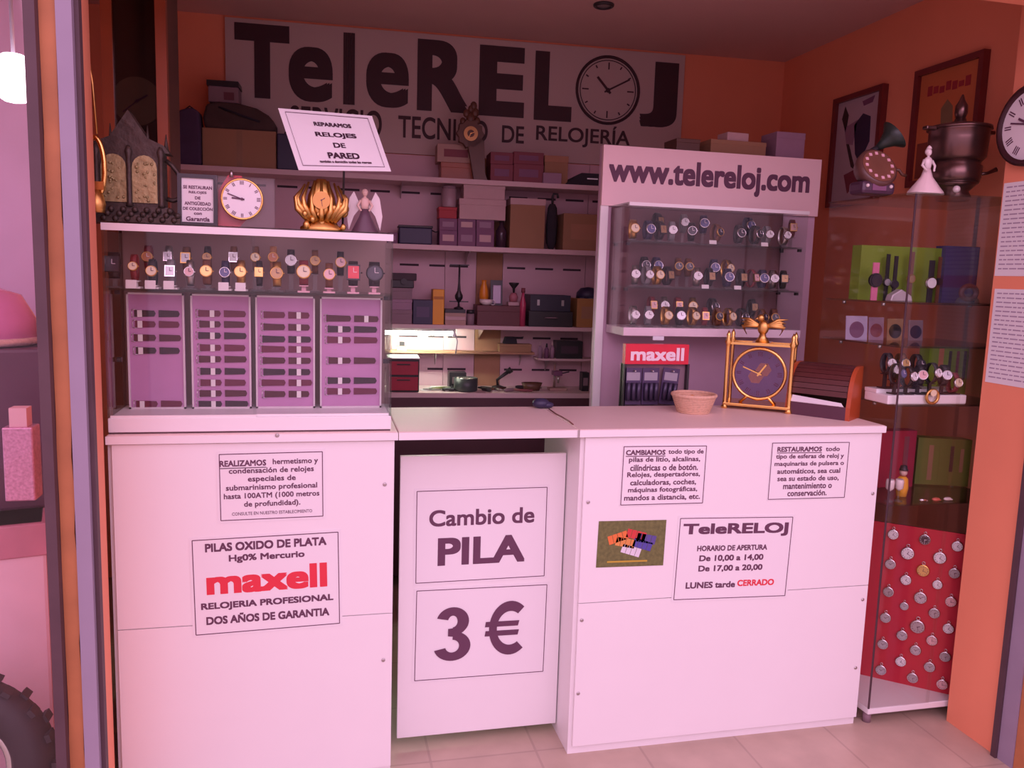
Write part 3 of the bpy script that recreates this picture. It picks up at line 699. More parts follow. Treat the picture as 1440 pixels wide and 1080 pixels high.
# tall dark clock case at the back left
a = AY(148, 250, 2.70); c = AY(238, 250, 2.70)
t = thing('tall_clock_case', 'tall dark wooden clock case with glass door behind the gothic clock', 'clock case', ((a[0] + c[0]) / 2, 2.70, 0))
w2 = (c[0] - a[0]) / 2
MB().box((-w2, 0.03, 0), (w2, 0.22, 2.36)).build('case_body', DARKW, t)
for x0, x1 in ((-w2, -w2 + 0.03), (w2 - 0.03, w2)): MB().box((x0, 0, 0.0), (x1, 0.03, 2.36)).build('door_stile', REDW, t)
MB().box((-w2 + 0.03, 0.012, 0.1), (w2 - 0.03, 0.018, 2.30)).build('door_glass', glass_mat('smoky glass', (0.6, 0.6, 0.62), 1.5, 0.05), t)
MB().box((-w2 + 0.03, 0.0, 2.30), (w2 - 0.03, 0.03, 2.36)).build('door_rail', DARKW, t)
dl = MB().disc((0, 0, 0), 0.07, 0.004).build('dial', mat('dim brass dial', (0.35, 0.22, 0.12), 0.5, 0.4), t, loc=(0, 0.027, 1.95)); hands(dl, 0.07, 1, 4)

# ------------------------------------------------------------------ rear wall: sign, slotted panels, shelves
SG = 3.985
a, c = AB(316, 22, SG), AB(964, 76, SG)
ts, te = a @ TB, c @ TB
zt = ZC - 0.012
zb = AB(640, 205, SG)[2] + 0.02
zb = 2.02
o0 = backp((ts + te) / 2, SG, (zt + zb) / 2)
t = thing('shop_sign', 'wide white shop sign TeleRELOJ with a painted clock high on the back wall', 'sign', o0, REAR)
SW, SH = te - ts, zt - zb
MB().box((-SW / 2, 0, -SH / 2), (SW / 2, 0.012, SH / 2)).build('board', SIGNW, t)
def sgx(px, py): q = AB(px, py, SG - 0.003); return q @ TB - (ts + te) / 2, q[2] - o0[2]
def letter(ch, x0, x1, y0, y1, bold, m=PAINTK, name='letter'):
    xa, za = sgx(x0, (y0 + y1) / 2); xb, zb_ = sgx(x1, (y0 + y1) / 2)
    _, z1 = sgx((x0 + x1) / 2, y0); _, z0 = sgx((x0 + x1) / 2, y1)
    return text(ch, t, (xa + xb) / 2, (z0 + z1) / 2, xb - xa, z1 - z0, m, y=-0.003, bold=bold, name=name, th=0.003)
for L in (('T', 330, 407, 34, 138, 0.04), ('e', 406, 468, 66, 143, 0.024), ('l', 483, 499, 46, 147, 0.03), ('e', 515, 575, 74, 151, 0.024), ('R', 587, 658, 57, 157, 0.034), ('E', 674, 738, 65, 164, 0.036), ('L', 752, 805, 73, 170, 0.036), ('J', 901, 953, 87, 179, 0.045)):
    letter(*L)
xc, zc = sgx(855, 127)
rr = sgx(900, 127)[0] - xc
pc = bpy.data.objects.new('painted_clock', None); COL.objects.link(pc); pc.parent = t; pc.location = (xc, -0.003, zc)
MB().ring((0, 0, 0), rr * 0.96, 0.007, n=48, m=6).build('clock_rim', PAINTK, pc)
MB().ring((0, 0, 0), rr * 0.86, 0.002, n=48, m=6).build('inner_ring', PAINTK, pc)
for k in range(12):
    T = Matrix.Rotation(k * PI / 6, 4, 'Y'); L = 0.2 if k % 3 == 0 else 0.09
    MB().cbox((0, 0, rr * (0.80 - L / 2)), (0.006, 0.002, rr * L), T).build('hour_mark', PAINTK, pc)
hands(pc, rr, math.radians(-43), math.radians(62), PAINTK, y=-0.001)
for word, x0, x1, y0, y1 in (('SERVICIO', 408, 537, 152, 190), ('TECNICO', 560, 686, 166, 197), ('DE', 706, 737, 177, 201), ('RELOJERÍA', 754, 886, 175, 207)):
    letter(word, x0, x1, y0, y1, 0.012, name='small_lettering')
# slotted wall panels
SLOT = mat('slot shadow gap', (0.05, 0.03, 0.04), 0.8)
tn = [0]
def panel(n, px0, px1, zlo, zhi, m, slots):
    x0 = AB(px0, 400, DW - 0.02) @ TB; x1 = AB(px1, 400, DW - 0.02) @ TB
    o = MB().box((x0, DW - 0.02, zlo), (x1, DW - 0.0, zhi), RB).build('trim_%d' % n, m); struct(o)
    if slots:
        b = MB()
        for z in slots:
            x = x0 + 0.02 + 0.03 * ((int(z * 100)) % 2)
            while x + 0.07 < x1:
                b.box((x, DW - 0.0215, z - 0.005), (x + 0.09 if x + 0.09 < x1 else x1, DW - 0.0195, z + 0.005), RB); x += 0.14
        b.build('slots', SLOT, o)
slz = [AB(600, 272, DW - 0.02)[2], AB(600, 373, DW - 0.02)[2], AB(600, 473, DW - 0.02)[2], AB(640, 519, DW - 0.02)[2]]
panel(10, 250, 625, 0.86, 2.015, SLATW, slz)
panel(11, 625.6, 669, 0.86, 2.015, SLATW, slz[1:])
panel(12, 669.6, 706, 0.86, 2.015, CORK, None)
panel(13, 706.6, 822, 0.86, 2.015, SLATW, slz)
panel(14, 822.6, 930, 0.86, 2.015, SLATW, slz[:1])
# shelves
SHELVES = {}
def rshelf(key, label, px0, px1, py, Df, th, m=SHELFM, db=DW - 0.022):
    mid = (px0 + px1) / 2
    q0, q1 = AB(px0, py, Df), AB(px1, py, Df)
    z = AB(mid, py, Df)[2]
    x0, x1 = q0 @ TB, q1 @ TB
    t = thing('wall_shelf', label, 'shelf', backp((x0 + x1) / 2, Df, z - th), REAR)
    L = x1 - x0
    MB().box((-L / 2, 0, 0), (L / 2, db - Df, th)).build('shelf_board', m, t)
    n = 3 if L > 0.6 else 2
    for i in range(n):
        x = -L / 2 + 0.06 + (L - 0.12) * i / (n - 1)
        MB().prism([(db - Df, 0), (db - Df, -0.06), (db - Df - 0.006, -0.06), (0.03, -0.003), (0.03, 0)], x - 0.0015, x + 0.0015, 'X').build('bracket', STEEL, t)
    SHELVES[key] = (z, Df)
    return t
rshelf(1, 'topmost long pale shelf just below the big sign', 190, 905, 246, 3.78, 0.022)
rshelf(2, 'second long pale shelf from the top, carrying cardboard boxes', 400, 905, 346, 3.78, 0.022)
rshelf(3, 'pale shelf above the bright lamp, carrying the black case and yellow box', 470, 880, 458, 3.78, 0.018)
rshelf(4, 'narrow brown shelf close above the workbench', 470, 752, 494, 3.90, 0.010, CORK)
rshelf(5, 'short pale shelf at the right above the workbench', 757, 880, 505, 3.86, 0.010)
# workbench
BD = 3.72
BZ = AB(690, 553, BD)[2]
x0, x1 = AB(300, 553, BD) @ TB, AB(960, 555, BD) @ TB
t = thing('workbench', 'pale topped workbench along the back wall with tools spread on it', 'workbench', backp((x0 + x1) / 2, BD, 0), REAR)
L = x1 - x0
MB().box((-L / 2, 0, BZ - 0.022), (L / 2, DW - BD - 0.022, BZ)).build('worktop', SHELFM, t)
MB().box((-L / 2, 0.004, 0.06), (L / 2, 0.02, BZ - 0.022)).build('front_panel', mat('dark plum laminate', (0.09, 0.03, 0.045), 0.5), t)
for x in (-L / 2, L / 2 - 0.04): MB().box((x, 0.02, 0), (x + 0.04, 0.24, BZ - 0.022)).build('leg_panel', DARKW, t)
# lamp
z3, d3 = SHELVES[3]
xa = AB(480, 463, 3.80) @ TB; xb = AB(641, 463, 3.80) @ TB
t = thing('tube_lamp', 'bright white fluorescent tube lamp fixed below the shelf over the workbench', 'lamp', backp((xa + xb) / 2, 3.81, z3 - 0.018), REAR)
L = xb - xa
MB().box((-L / 2, 0, -0.014), (L / 2, 0.035, 0)).build('housing', WHITE, t)
MB().cyl((-L / 2 + 0.01, 0.018, -0.024), (L / 2 - 0.01, 0.018, -0.024), 0.010, n=12).build('tube', mat('glowing tube', (0.9, 0.95, 0.85), 0.4, emit=(0.88, 1.0, 0.80), estr=60), t)
for s in (-1, 1): MB().box((s * (L / 2 - 0.006) - 0.006, 0.004, -0.038), (s * (L / 2 - 0.006) + 0.006, 0.032, -0.01)).build('end_cap', WHITE, t)
MB().tube([(L / 2, 0.018, -0.02), (L / 2 + 0.012, 0.02, -0.06), (L / 2 + 0.006, 0.03, -0.12)], 0.003, 6).build('cord', GREYM, t)

# ------------------------------------------------------------------ goods on the rear shelves
def bplace(px0, px1, py_top, zs, Df):
    """width, height and base point of something standing on a rear shelf, front face at distance Df"""
    mid = (px0 + px1) / 2
    x0, x1 = AB(px0, py_top, Df) @ TB, AB(px1, py_top, Df) @ TB
    return x1 - x0, AB(mid, py_top, Df)[2] - zs, backp((x0 + x1) / 2, Df, zs)
def carton(name, label, cat, px0, px1, py, zs, m, Df=3.80, dep=0.14, lid=None, group=None, lab=None, bevel=0.002, slab=None):
    W, H, P = bplace(px0, px1, py, zs, Df)
    t = thing(name, label, cat, P, REAR, group)
    if lid:
        hl = min(0.03, H * 0.3)
        MB().box((-W / 2 + 0.0015, 0.0015, 0), (W / 2 - 0.0015, dep - 0.0015, H - hl + 0.002)).build('body', m, t, bevel=bevel)
        MB().box((-W / 2, 0, H - hl), (W / 2, dep, H)).build('lid', lid, t, bevel=bevel)
    else:
        MB().box((-W / 2, 0, 0), (W / 2, dep, H)).build('body', m, t, bevel=bevel)
        if not lab: MB().box((-0.012, -0.0006, H * 0.0), (0.012, 0, H)).build('tape_strip', mat('brown tape', (0.30, 0.17, 0.09), 0.4), t) if m is BROWN else None
    if lab:
        MB().box((-W * 0.32, -0.001, H * 0.3), (W * 0.32, 0.0, H * 0.72)).build('label', lab, t)
    return t, W, H, P
MAR = mat('maroon carton', (0.22, 0.05, 0.07), 0.6); PURP = mat('purple carton', (0.20, 0.08, 0.16), 0.6); LAV = mat('lavender carton', (0.33, 0.20, 0.28), 0.6)
BEIGE = mat('beige carton', (0.46, 0.30, 0.25), 0.7); GREYC = mat('grey carton', (0.27, 0.18, 0.21), 0.7); YEL = mat('yellow carton', (0.80, 0.36, 0.03), 0.5); WCART = mat('white carton', (0.58, 0.40, 0.40), 0.7)
z1 = SHELVES[1][0]
# top shelf, left
W, H, P = bplace(285, 388, 182, z1, 3.80)
carton('cardboard_box', 'large brown cardboard box on the top shelf, left end, under dark bag', 'box', 284, 388, 182, z1, BROWN, 3.81, 0.16)
zz = z1 + H
W2, H2, P2 = bplace(286, 384, 143, zz, 3.80)
t = thing('fabric_bag', 'dark slumped fabric bag lying on the cardboard box, left end', 'bag', P2 + NB * 0.01, REAR)
b = MB(); n = 18
prof = [(-0.5, 0), (0.5, 0), (0.52, 0.35), (0.42, 0.62), (0.25, 0.85), (0, 0.98), (-0.3, 1), (-0.48, 0.9), (-0.53, 0.4)]
b.prism([(x * W2, z * H2) for x, z in prof], 0.012, 0.15); b.build('bag_body', mat('dark brown cloth', (0.075, 0.045, 0.04), 0.9, var=0.3, bump=0.4), t, bevel=0.012)
MB().tube([(-W2 * 0.3, 0.015, H2 * 0.8), (0.0, 0.0, H2 * 0.55), (W2 * 0.3, 0.012, H2 * 0.35)], 0.005, 6).build('bag_strap', BLACKC, t)
W3, H3, P3 = bplace(291, 334, 112, zz + H2, 3.82)
t = thing('label_printer', 'small grey machine with dark cover on top of the dark bag', 'machine', P3 + NB * 0.02, REAR)
MB().box((-W3 / 2, 0, 0), (W3 / 2, 0.10, H3 * 0.75)).build('housing', GREYC, t, bevel=0.004)
MB().prism([(-W3 / 2 - 0.005, H3 * 0.75), (W3 / 2 + 0.003, H3 * 0.75), (W3 / 2, H3), (-W3 / 2 - 0.005, H3)], -0.004, 0.10).build('cover', BLACK, t)
MB().box((W3 * 0.02, -0.002, H3 * 0.12), (W3 * 0.36, 0, H3 * 0.48)).build('display', mat('dim display', (0.16, 0.06, 0.08), 0.3), t)
W, H, P = bplace(246, 281, 150, z1, 3.79)
t = thing('draped_coat', 'dark purple garment bag standing at the far left of the top shelf', 'garment bag', P, REAR)
MB().prism([(-W / 2, 0), (W / 2, 0), (W / 2, H * 0.6), (W * 0.42, H * 0.95), (0.1 * W, H), (-W * 0.4, H * 0.93), (-W / 2, H * 0.6)], 0, 0.10).build('bag_body', mat('dark purple cloth', (0.07, 0.04, 0.09), 0.9, var=0.3, bump=0.4), t, bevel=0.01)
MB().tube([(-0.02, 0.05, H - 0.004), (0, 0.05, H + 0.012), (0.02, 0.05, H - 0.004)], 0.003, 6).build('handle', BLACK, t)
W, H, P = bplace(389, 420, 188, z1, 3.80)
t = thing('black_case', 'upright black case on the top shelf half hidden by the tilted sheet', 'case', P, REAR)
MB().box((-W / 2, 0, 0), (W / 2, 0.13, H)).build('shell', NAVY, t, bevel=0.006); MB().tube([(-0.02, 0.06, H - 0.002), (-0.015, 0.06, H + 0.014), (0.015, 0.06, H + 0.014), (0.02, 0.06, H - 0.002)], 0.004, 6).build('handle', BLACK, t)
# top shelf, centre
carton('wooden_box', 'flat reddish wooden box on the top shelf under a beige box', 'box', 620, 681, 229, z1, REDW, 3.835, 0.12, lid=REDW)
W, H, P = bplace(620, 681, 229, z1, 3.835)
carton('beige_box', 'beige box stacked on the flat wooden box on the top shelf', 'box', 615, 668, 203, z1 + H, BEIGE, 3.84, 0.11, lab=MAR)
p = AB(662, 247, 3.77)
W, H, P = bplace(640, 686, 140, z1, 3.79)
t = thing('carved_clock', 'carved dark clock with round brass dial in front of the big sign', 'clock', AB(676, 246, 3.785) * np.array([1, 1, 0]) + np.array([0, 0, z1]), REAR)
q = AB(662, 188, 3.785); cx, cz = (q - AB(676, 246, 3.785)) @ TB, q[2] - z1
MB().prism([(-0.03, 0), (0.032, 0), (0.02, 0.03), (0.012, cz - 0.03), (cx + 0.02, cz), (cx - 0.02, cz)], 0.0, 0.03).build('carved_stem', DARKW, t)
b = MB(); b.lathe([(0.05, 0), (0.062, 0.012), (0.058, 0.03)], 20, Matrix.Translation((cx, 0.03, cz)) @ Matrix.Rotation(PI / 2, 4, 'X'), flute=0.08, nf=10)
b.build('carved_surround', DARKW, t)
b = MB()
for k, (dx, dz, r) in enumerate(((0, 0.07, 0.022), (0.02, 0.095, 0.018), (-0.02, 0.09, 0.016), (0.012, 0.125, 0.016), (0.0, 0.11, 0.014), (0.03, 0.06, 0.014), (-0.035, 0.055, 0.014))):
    b.sph((cx + dx, 0.015, cz + dz), r, (1, 0.6, 1.2), n=9, m=6)
b.build('carved_crest', DARKW, t)
dl = MB().disc((0, 0, 0), 0.032, 0.006, 22).build('dial', mat('brass chapter ring', (0.55, 0.30, 0.12), 0.35, 0.6), t, loc=(cx, -0.003, cz)); MB().disc((0, -0.004, 0), 0.016, 0.004, 16).build('dial_centre', DARKW, dl); hands(dl, 0.03, 1.2, 3.6, GOLD, -0.006)
# maroon cartons
k = 0
for x0, x1 in ((690, 722), (722.6, 765)):
    W, H, P = bplace(x0, x1, 231, z1, 3.80)
    carton('maroon_carton', 'maroon carton with pale label, lower %s of four on the top shelf' % ('left' if k == 0 else 'right'), 'box', x0, x1, 231, z1, MAR, 3.80, 0.13, lab=PURP, group='maroon cartons on the top shelf')
    carton('maroon_carton', 'maroon carton with pale label, upper %s of four on the top shelf' % ('left' if k == 0 else 'right'), 'box', x0, x1, 214, z1 + H, MAR, 3.80, 0.13, lab=PURP, group='maroon cartons on the top shelf')
    k += 1
carton('brown_box', 'small brown box with dark slit, right of the maroon cartons', 'box', 766, 800, 219, z1, BROWN, 3.82, 0.12, lid=CORK)
t, W, H, P = carton('pale_tray', 'flat lilac plastic tray in front of the small brown box', 'tray', 764, 790, 243, z1, LAV, 3.785, 0.03)
W, H, P = bplace(796, 846, 243, z1, 3.79)
t = thing('black_pouch', 'limp black pouch lying at the right of the top shelf', 'pouch', P, REAR)
MB().prism([(-W / 2, 0), (W / 2, 0), (W / 2, H), (-W * 0.05, H * 1.0), (-W * 0.3, H * 0.6)], 0, 0.10).build('pouch_body', BLACKC, t, bevel=0.006)
MB().box((W * 0.1, -0.001, H * 0.5), (W * 0.4, 0.0005, H * 0.6)).build('zip', STEEL, t)
# second shelf
z2 = SHELVES[2][0]
W, H, P = bplace(561, 608, 317, z2, 3.80)
t = thing('black_radio', 'squat navy and black device with cable on the second shelf', 'device', P, REAR)
MB().box((-W / 2, 0, 0), (W / 2, 0.12, H * 0.9)).build('housing', NAVY, t, bevel=0.006); MB().box((-W / 2 - 0.003, -0.003, H * 0.88), (W / 2 + 0.003, 0.12, H)).build('cover', BLACK, t, bevel=0.003)
MB().tube([(W / 2, 0.03, H * 0.8), (W / 2 + 0.015, 0.02, H * 0.7), (W / 2 + 0.028, 0.02, H * 0.72)], 0.003, 6).build('cable', BLACK, t)
carton('small_carton', 'small plum carton left of the navy device on the second shelf', 'box', 545, 559, 327, z2, PURP, 3.80, 0.08, lab=LAV)
k = 0
W, H, P = bplace(618, 640, 324, z2, 3.80)
for r_ in range(2):
    for c_ in range(3):
        x0 = 618 + 26 * c_
        carton('purple_carton', 'small purple carton with white print, %s %s of six' % (('lower', 'upper')[r_], ('left', 'middle', 'right')[c_]), 'box', x0, x0 + 25.2, 324 if r_ == 0 else 307, z2 if r_ == 0 else z2 + H, PURP, 3.80, 0.12, lab=LAV if (c_ + r_) % 2 else WCART, group='purple cartons on the second shelf')
zc2 = z2 + H + bplace(618, 640, 307, z2 + H, 3.80)[1]
t, W, H, P = carton('red_box', 'flat bright red box on the purple cartons below the clear jar', 'box', 617, 643, 291, zc2, mat('red carton', (0.40, 0.03, 0.04), 0.6), 3.80, 0.11, lid=mat('red carton', (0.4, 0.03, 0.04)))
Wj, Hj, Pj = bplace(621, 642, 262, zc2 + H, 3.83)
t = thing('ribbed_jar', 'cloudy ribbed jar standing on the red box, second shelf', 'jar', Pj, REAR)
MB().lathe([(Wj / 2 * 0.95, 0), (Wj / 2, 0.006), (Wj / 2, Hj * 0.85), (Wj / 2 * 0.8, Hj * 0.9)], 20, None, 1, 1, 0.03, 10).build('body', mat('cloudy plastic', (0.38, 0.27, 0.30), 0.4), t)
MB().lathe([(Wj / 2 * 0.88, Hj * 0.88), (Wj / 2 * 0.88, Hj)], 20).build('lid', GREYC, t)
zw = zc2
t, W, H, P = carton('white_box', 'white lidded box, lower of two stacked beside the clear jar', 'box', 646, 712, 280, zw, WCART, 3.79, 0.14, lid=WCART, group='white lidded boxes on the second shelf')
carton('white_box', 'white lidded box, upper of two stacked beside the clear jar', 'box', 652, 711, 259, zw + H, WCART, 3.80, 0.13, lid=WCART, group='white lidded boxes on the second shelf')
W, H, P = bplace(698, 716, 308, z2, 3.81)
t = thing('dark_bottle', 'dark bottle squeezed between purple cartons and tall cardboard box', 'bottle', P + NB * 0.03, REAR)
MB().lathe([(W * 0.4, 0), (W * 0.42, H * 0.6), (W * 0.16, H * 0.8), (W * 0.16, H * 0.92)], 16).build('body', mat('dark glass bottle', (0.06, 0.03, 0.05), 0.2), t); MB().lathe([(W * 0.19, H * 0.92), (W * 0.19, H)], 12).build('cap', BLACK, t)
carton('tall_cardboard_box', 'tall cardboard box with white top edge on the second shelf', 'box', 718, 768, 279, z2, BROWN, 3.80, 0.15, lid=WCART)
W, H, P = bplace(768, 791, 272, z2, 3.80)
t = thing('folded_umbrella', 'black folded umbrella standing between two cardboard boxes', 'umbrella', P + NB * 0.03, REAR)
MB().lathe([(0.010, 0), (0.022, 0.03), (0.026, H * 0.45), (0.020, H * 0.75), (0.012, H * 0.82)], 18, None, 1, 0.8, 0.12, 7).build('canopy', BLACKC, t)
MB().tube([(0, 0, H * 0.8), (0, 0, H * 0.95), (0.004, 0, H), (0.022, 0, H), (0.026, 0, H * 0.93)], 0.006, 8).build('handle', BLACK, t)
carton('large_cardboard_box', 'wide cardboard box with printed mark at the right of second shelf', 'box', 793, 852, 301, z2, BROWN, 3.80, 0.15, lab=CORK)
# third shelf
z3 = SHELVES[3][0]
zz = z3
for i, (yt, m) in enumerate(((436, GREYC), (421, LAV), (405, GREYC))):
    t, W, H, P = carton('grey_box', 'grey lidded box, %s of the stack of three on the third shelf' % ('lowest', 'middle', 'topmost')[i], 'box', 550, 580, yt, zz, m, 3.80, 0.14, lid=m, group='stack of grey boxes on the third shelf'); zz += H
W, H, P = bplace(550, 586, 384, zz, 3.80)
t = thing('old_camera', 'black folding camera resting on the stack of grey boxes', 'camera', P, REAR)
MB().box((-W / 2, 0, 0), (W * 0.4, 0.09, H * 0.55)).build('lower_body', BLACK, t, bevel=0.004); MB().box((-W * 0.45, 0.0, H * 0.5), (W / 2, 0.08, H)).build('upper_body', mat('charcoal leatherette', (0.06, 0.04, 0.05), 0.7), t, bevel=0.004)
MB().disc((0, -0.006, H * 0.45), 0.014, 0.014, 18).build('lens', BLACK, t)
carton('navy_box', 'square navy box with pale print next to the yellow carton', 'box', 581, 609, 422, z3, NAVY, 3.80, 0.12, lab=mat('faint print', (0.10, 0.07, 0.14)))
t, W, H, P = carton('yellow_carton', 'upright yellow orange carton left of the pile of booklets', 'box', 609, 625, 407, z3, YEL, 3.80, 0.10)
MB().box((-W / 2 + 0.003, -0.001, H * 0.72), (W / 2 - 0.003, 0, H * 0.80)).build('print_band', mat('brown print', (0.45, 0.16, 0.02)), t)
zz = z3
for i, (yt, m) in enumerate(((450, BEIGE), (445, WCART), (440, BEIGE), (435, BLACK))):
    W, H, P = bplace(626, 655, yt, zz, 3.80)
    o = MB().box((-W / 2, 0, 0.0), (W / 2, 0.12, H - 0.0008)).build('booklet', m, loc=P, rot=(0, 0, REAR + 0.03 * (i % 2)))
    tag(o, ('beige booklet at the bottom of the pile beside the yellow carton', 'whitish booklet, second from the bottom of the pile', 'beige booklet just under the black book of the pile', 'black book on top of the pile beside the yellow carton')[i], 'book', 'pile of booklets on the third shelf'); zz += H
W, H, P = bplace(634, 662, 372, zz, 3.80)
t = thing('balance_stand', 'black brass balance stand with cross arms on the pile of booklets', 'tool', P + NB * 0.05, REAR)
MB().lathe([(0.022, 0), (0.022, 0.006), (0.006, 0.012), (0.004, 0.03)], 16).build('foot', BLACK, t)
MB().lathe([(0.004, 0.028), (0.018, 0.05), (0.019, 0.062), (0.008, 0.085), (0.005, 0.12), (0.0045, H)], 16).build('pear_body', BLACK, t)
for z in (0.032, H - 0.004): MB().box((-0.045, -0.003, z), (0.045, 0.003, z + 0.005)).build('cross_arm', BLACK, t)
W, H, P = bplace(657, 668, 436, z3, 3.80)
t = thing('small_jar', 'small grey jar right of the pile of booklets', 'jar', P + NB * 0.02, REAR); MB().lathe([(W / 2, 0), (W / 2, H * 0.75)], 14).build('body', GREYC, t); MB().lathe([(W / 2 * 1.05, H * 0.75), (W / 2 * 1.05, H)], 14).build('lid', BLACK, t)
t, W, H, P = carton('maroon_chest', 'dark maroon chest with figures standing on top, third shelf', 'box', 671, 736, 430, z3, mat('dark maroon wood', (0.12, 0.03, 0.035), 0.5), 3.79, 0.14, lid=mat('dark maroon wood', (0.1, 0.03, 0.03)))
zt_ = z3 + H
W, H, P = bplace(676, 690, 394, zt_, 3.83)
t = thing('orange_vase', 'slim orange vase behind the white cup on the maroon chest', 'vase', P + NB * 0.05, REAR); MB().lathe([(W * 0.3, 0), (W * 0.5, H * 0.35), (W * 0.42, H * 0.65), (W * 0.22, H * 0.9), (W * 0.3, H)], 18).build('body', mat('orange glaze', (0.75, 0.26, 0.02), 0.35), t)
MB().lathe([(W * 0.32, 0.0), (W * 0.34, 0.008)], 16).build('foot', DARKW, t)
W, H, P = bplace(675, 694, 421, zt_, 3.80)
t = thing('white_cup', 'white round cup on the front of the maroon chest', 'cup', P + NB * 0.02, REAR); MB().lathe([(W * 0.25, 0), (W * 0.5, H * 0.5), (W * 0.48, H), (W * 0.40, H * 0.95), (W * 0.38, H * 0.5)], 18).build('bowl', PORC, t); MB().ring((W * 0.5, 0, H * 0.5), W * 0.18, 0.002, n=14, m=6).build('handle', PORC, t)
W, H, P = bplace(692, 709, 394, zt_, 3.82)
t = thing('blister_pack', 'black card pack with lilac window on the maroon chest', 'package', P + NB * 0.03, REAR, rot=(-0.1, 0, REAR)); MB().box((-W / 2, 0, 0), (W / 2, 0.012, H)).build('card', BLACK, t); MB().box((-W * 0.33, -0.008, H * 0.06), (W * 0.36, 0, H * 0.8)).build('window', mat('lilac plastic', (0.5, 0.40, 0.55), 0.3), t, bevel=0.003)
W, H, P = bplace(715, 733, 412, zt_, 3.81)
t = thing('pink_press', 'pinkish hand press with black funnel on top, third shelf', 'tool', P + NB * 0.03, REAR)
MB().box((-W * 0.45, -0.015, 0), (W * 0.45, 0.03, H * 0.3)).build('base', WCART, t, bevel=0.003); MB().lathe([(W * 0.3, H * 0.3), (W * 0.36, H * 0.7), (W * 0.2, H)], 14).build('column', mat('dusty rose plastic', (0.45, 0.16, 0.20), 0.5), t)
MB().lathe([(W * 0.08, H), (W * 0.1, H + 0.02), (W * 0.40, H + 0.042), (W * 0.40, H + 0.048)], 16).build('funnel', BLACK, t)
W, H, P = bplace(731, 742, 405, z3, 3.785)
t = thing('pink_bottle', 'slim crimson bottle between the maroon chest and black case', 'bottle', P + NB * 0.01, REAR); MB().lathe([(W * 0.38, 0), (W * 0.42, H * 0.6), (W * 0.2, H * 0.78), (W * 0.18, H * 0.88)], 14).build('body', mat('crimson plastic', (0.45, 0.05, 0.12), 0.3), t); MB().lathe([(W * 0.26, H * 0.88), (W * 0.26, H)], 12).build('cap', MAR, t)
t, W, H, P = carton('black_case', 'wide black case, lower of the two at the right of third shelf', 'case', 744, 806, 438, z3, BLACK, 3.785, 0.15, group='black cases on the third shelf')
MB().tube([(-0.03, -0.002, H * 0.6), (-0.025, -0.012, H * 0.6), (0.025, -0.012, H * 0.6), (0.03, -0.002, H * 0.6)], 0.003, 6).build('handle', GREYC, t)
t, W2, H2, P2 = carton('black_case', 'dark blue black case, upper of the two at the right of third shelf', 'case', 746, 803, 415, z3 + H, mat('blue black plastic', (0.03, 0.03, 0.05), 0.4), 3.79, 0.14, group='black cases on the third shelf')
for s in (-1, 1): MB().box((s * W2 * 0.3 - 0.006, -0.003, H2 * 0.35), (s * W2 * 0.3 + 0.006, 0, H2 * 0.7)).build('latch', STEEL, t)
t, W, H, P = carton('brown_carton', 'brown yellow carton topped by navy cap at right of third shelf', 'box', 812, 848, 420, z3, mat('ochre carton', (0.40, 0.20, 0.06), 0.6), 3.81, 0.13, lab=BROWN)
W2, H2, P2 = bplace(814, 848, 404, z3 + H, 3.82)
t = thing('sailor_hat', 'navy hat lying on the brown yellow carton', 'cap', P2 + NB * 0.05, REAR); MB().lathe([(W2 * 0.48, 0), (W2 * 0.46, H2 * 0.5), (W2 * 0.3, H2 * 0.9), (1e-6, H2)], 18).build('crown', NAVY, t); MB().prism([(-W2 * 0.4, -0.04), (W2 * 0.1, -0.065), (W2 * 0.45, -0.02), (-W2 * 0.4, -0.02)], 0, 0.004, 'Z').build('peak', NAVY, t)
# narrow shelves
z4 = SHELVES[4][0]; z5 = SHELVES[5][0]
W, H, P = bplace(558, 572, 481, z4, 3.91)
t = thing('small_vice', 'small beige clamp on the narrow shelf in the lamp light', 'tool', P + NB * 0.01, REAR); MB().box((-W / 2, 0, 0), (W / 2, 0.03, H * 0.5)).build('base', BEIGE, t); MB().box((-W * 0.2, 0.005, H * 0.5), (W * 0.3, 0.025, H)).build('jaw', BLACK, t); MB().cyl((W * 0.5, 0.015, H * 0.3), (W * 0.9, 0.015, H * 0.3), 0.003).build('screw_handle', STEEL, t)
t, W, H, P = carton('flat_brown_box', 'flat brown box on the narrow shelf with black purse on it', 'box', 702, 748, 484, z4, BROWN, 3.91, 0.06, lid=BROWN)
W2, H2, P2 = bplace(708, 728, 474, z4 + H, 3.915)
t = thing('black_purse', 'little black purse on the flat brown box', 'purse', P2, REAR); MB().prism([(-W2 / 2, 0), (W2 / 2, 0), (W2 * 0.4, H2), (-W2 * 0.35, H2)], 0, 0.035).build('body', BLACKC, t, bevel=0.004); MB().tube([(W2 * 0.35, 0.015, H2 * 0.9), (W2 * 0.7, 0.015, H2 * 0.9), (W2 * 0.95, 0.015, H2)], 0.003, 6).build('strap', BLACKC, t)
for i, px in enumerate((760, 769, 777)):
    W, H, P = bplace(px - 3.5, px + 3.5, 480 + 3 * (i % 2), z5, 3.88)
    t = thing('oil_bottle', ('clear oil bottle, leftmost of three on the short right shelf', 'dark capped oil bottle, middle of three on the short right shelf', 'pale oil bottle, nearest the black box on the short right shelf')[i], 'bottle', P, REAR, 'oil bottles on the short right shelf')
    MB().lathe([(W * 0.45, 0), (W * 0.45, H * 0.6), (W * 0.2, H * 0.75)], 12).build('body', LAV if i != 1 else PURP, t); MB().lathe([(W * 0.22, H * 0.75), (W * 0.15, H)], 10).build('cap', (WCART, BLACK, WCART)[i], t)
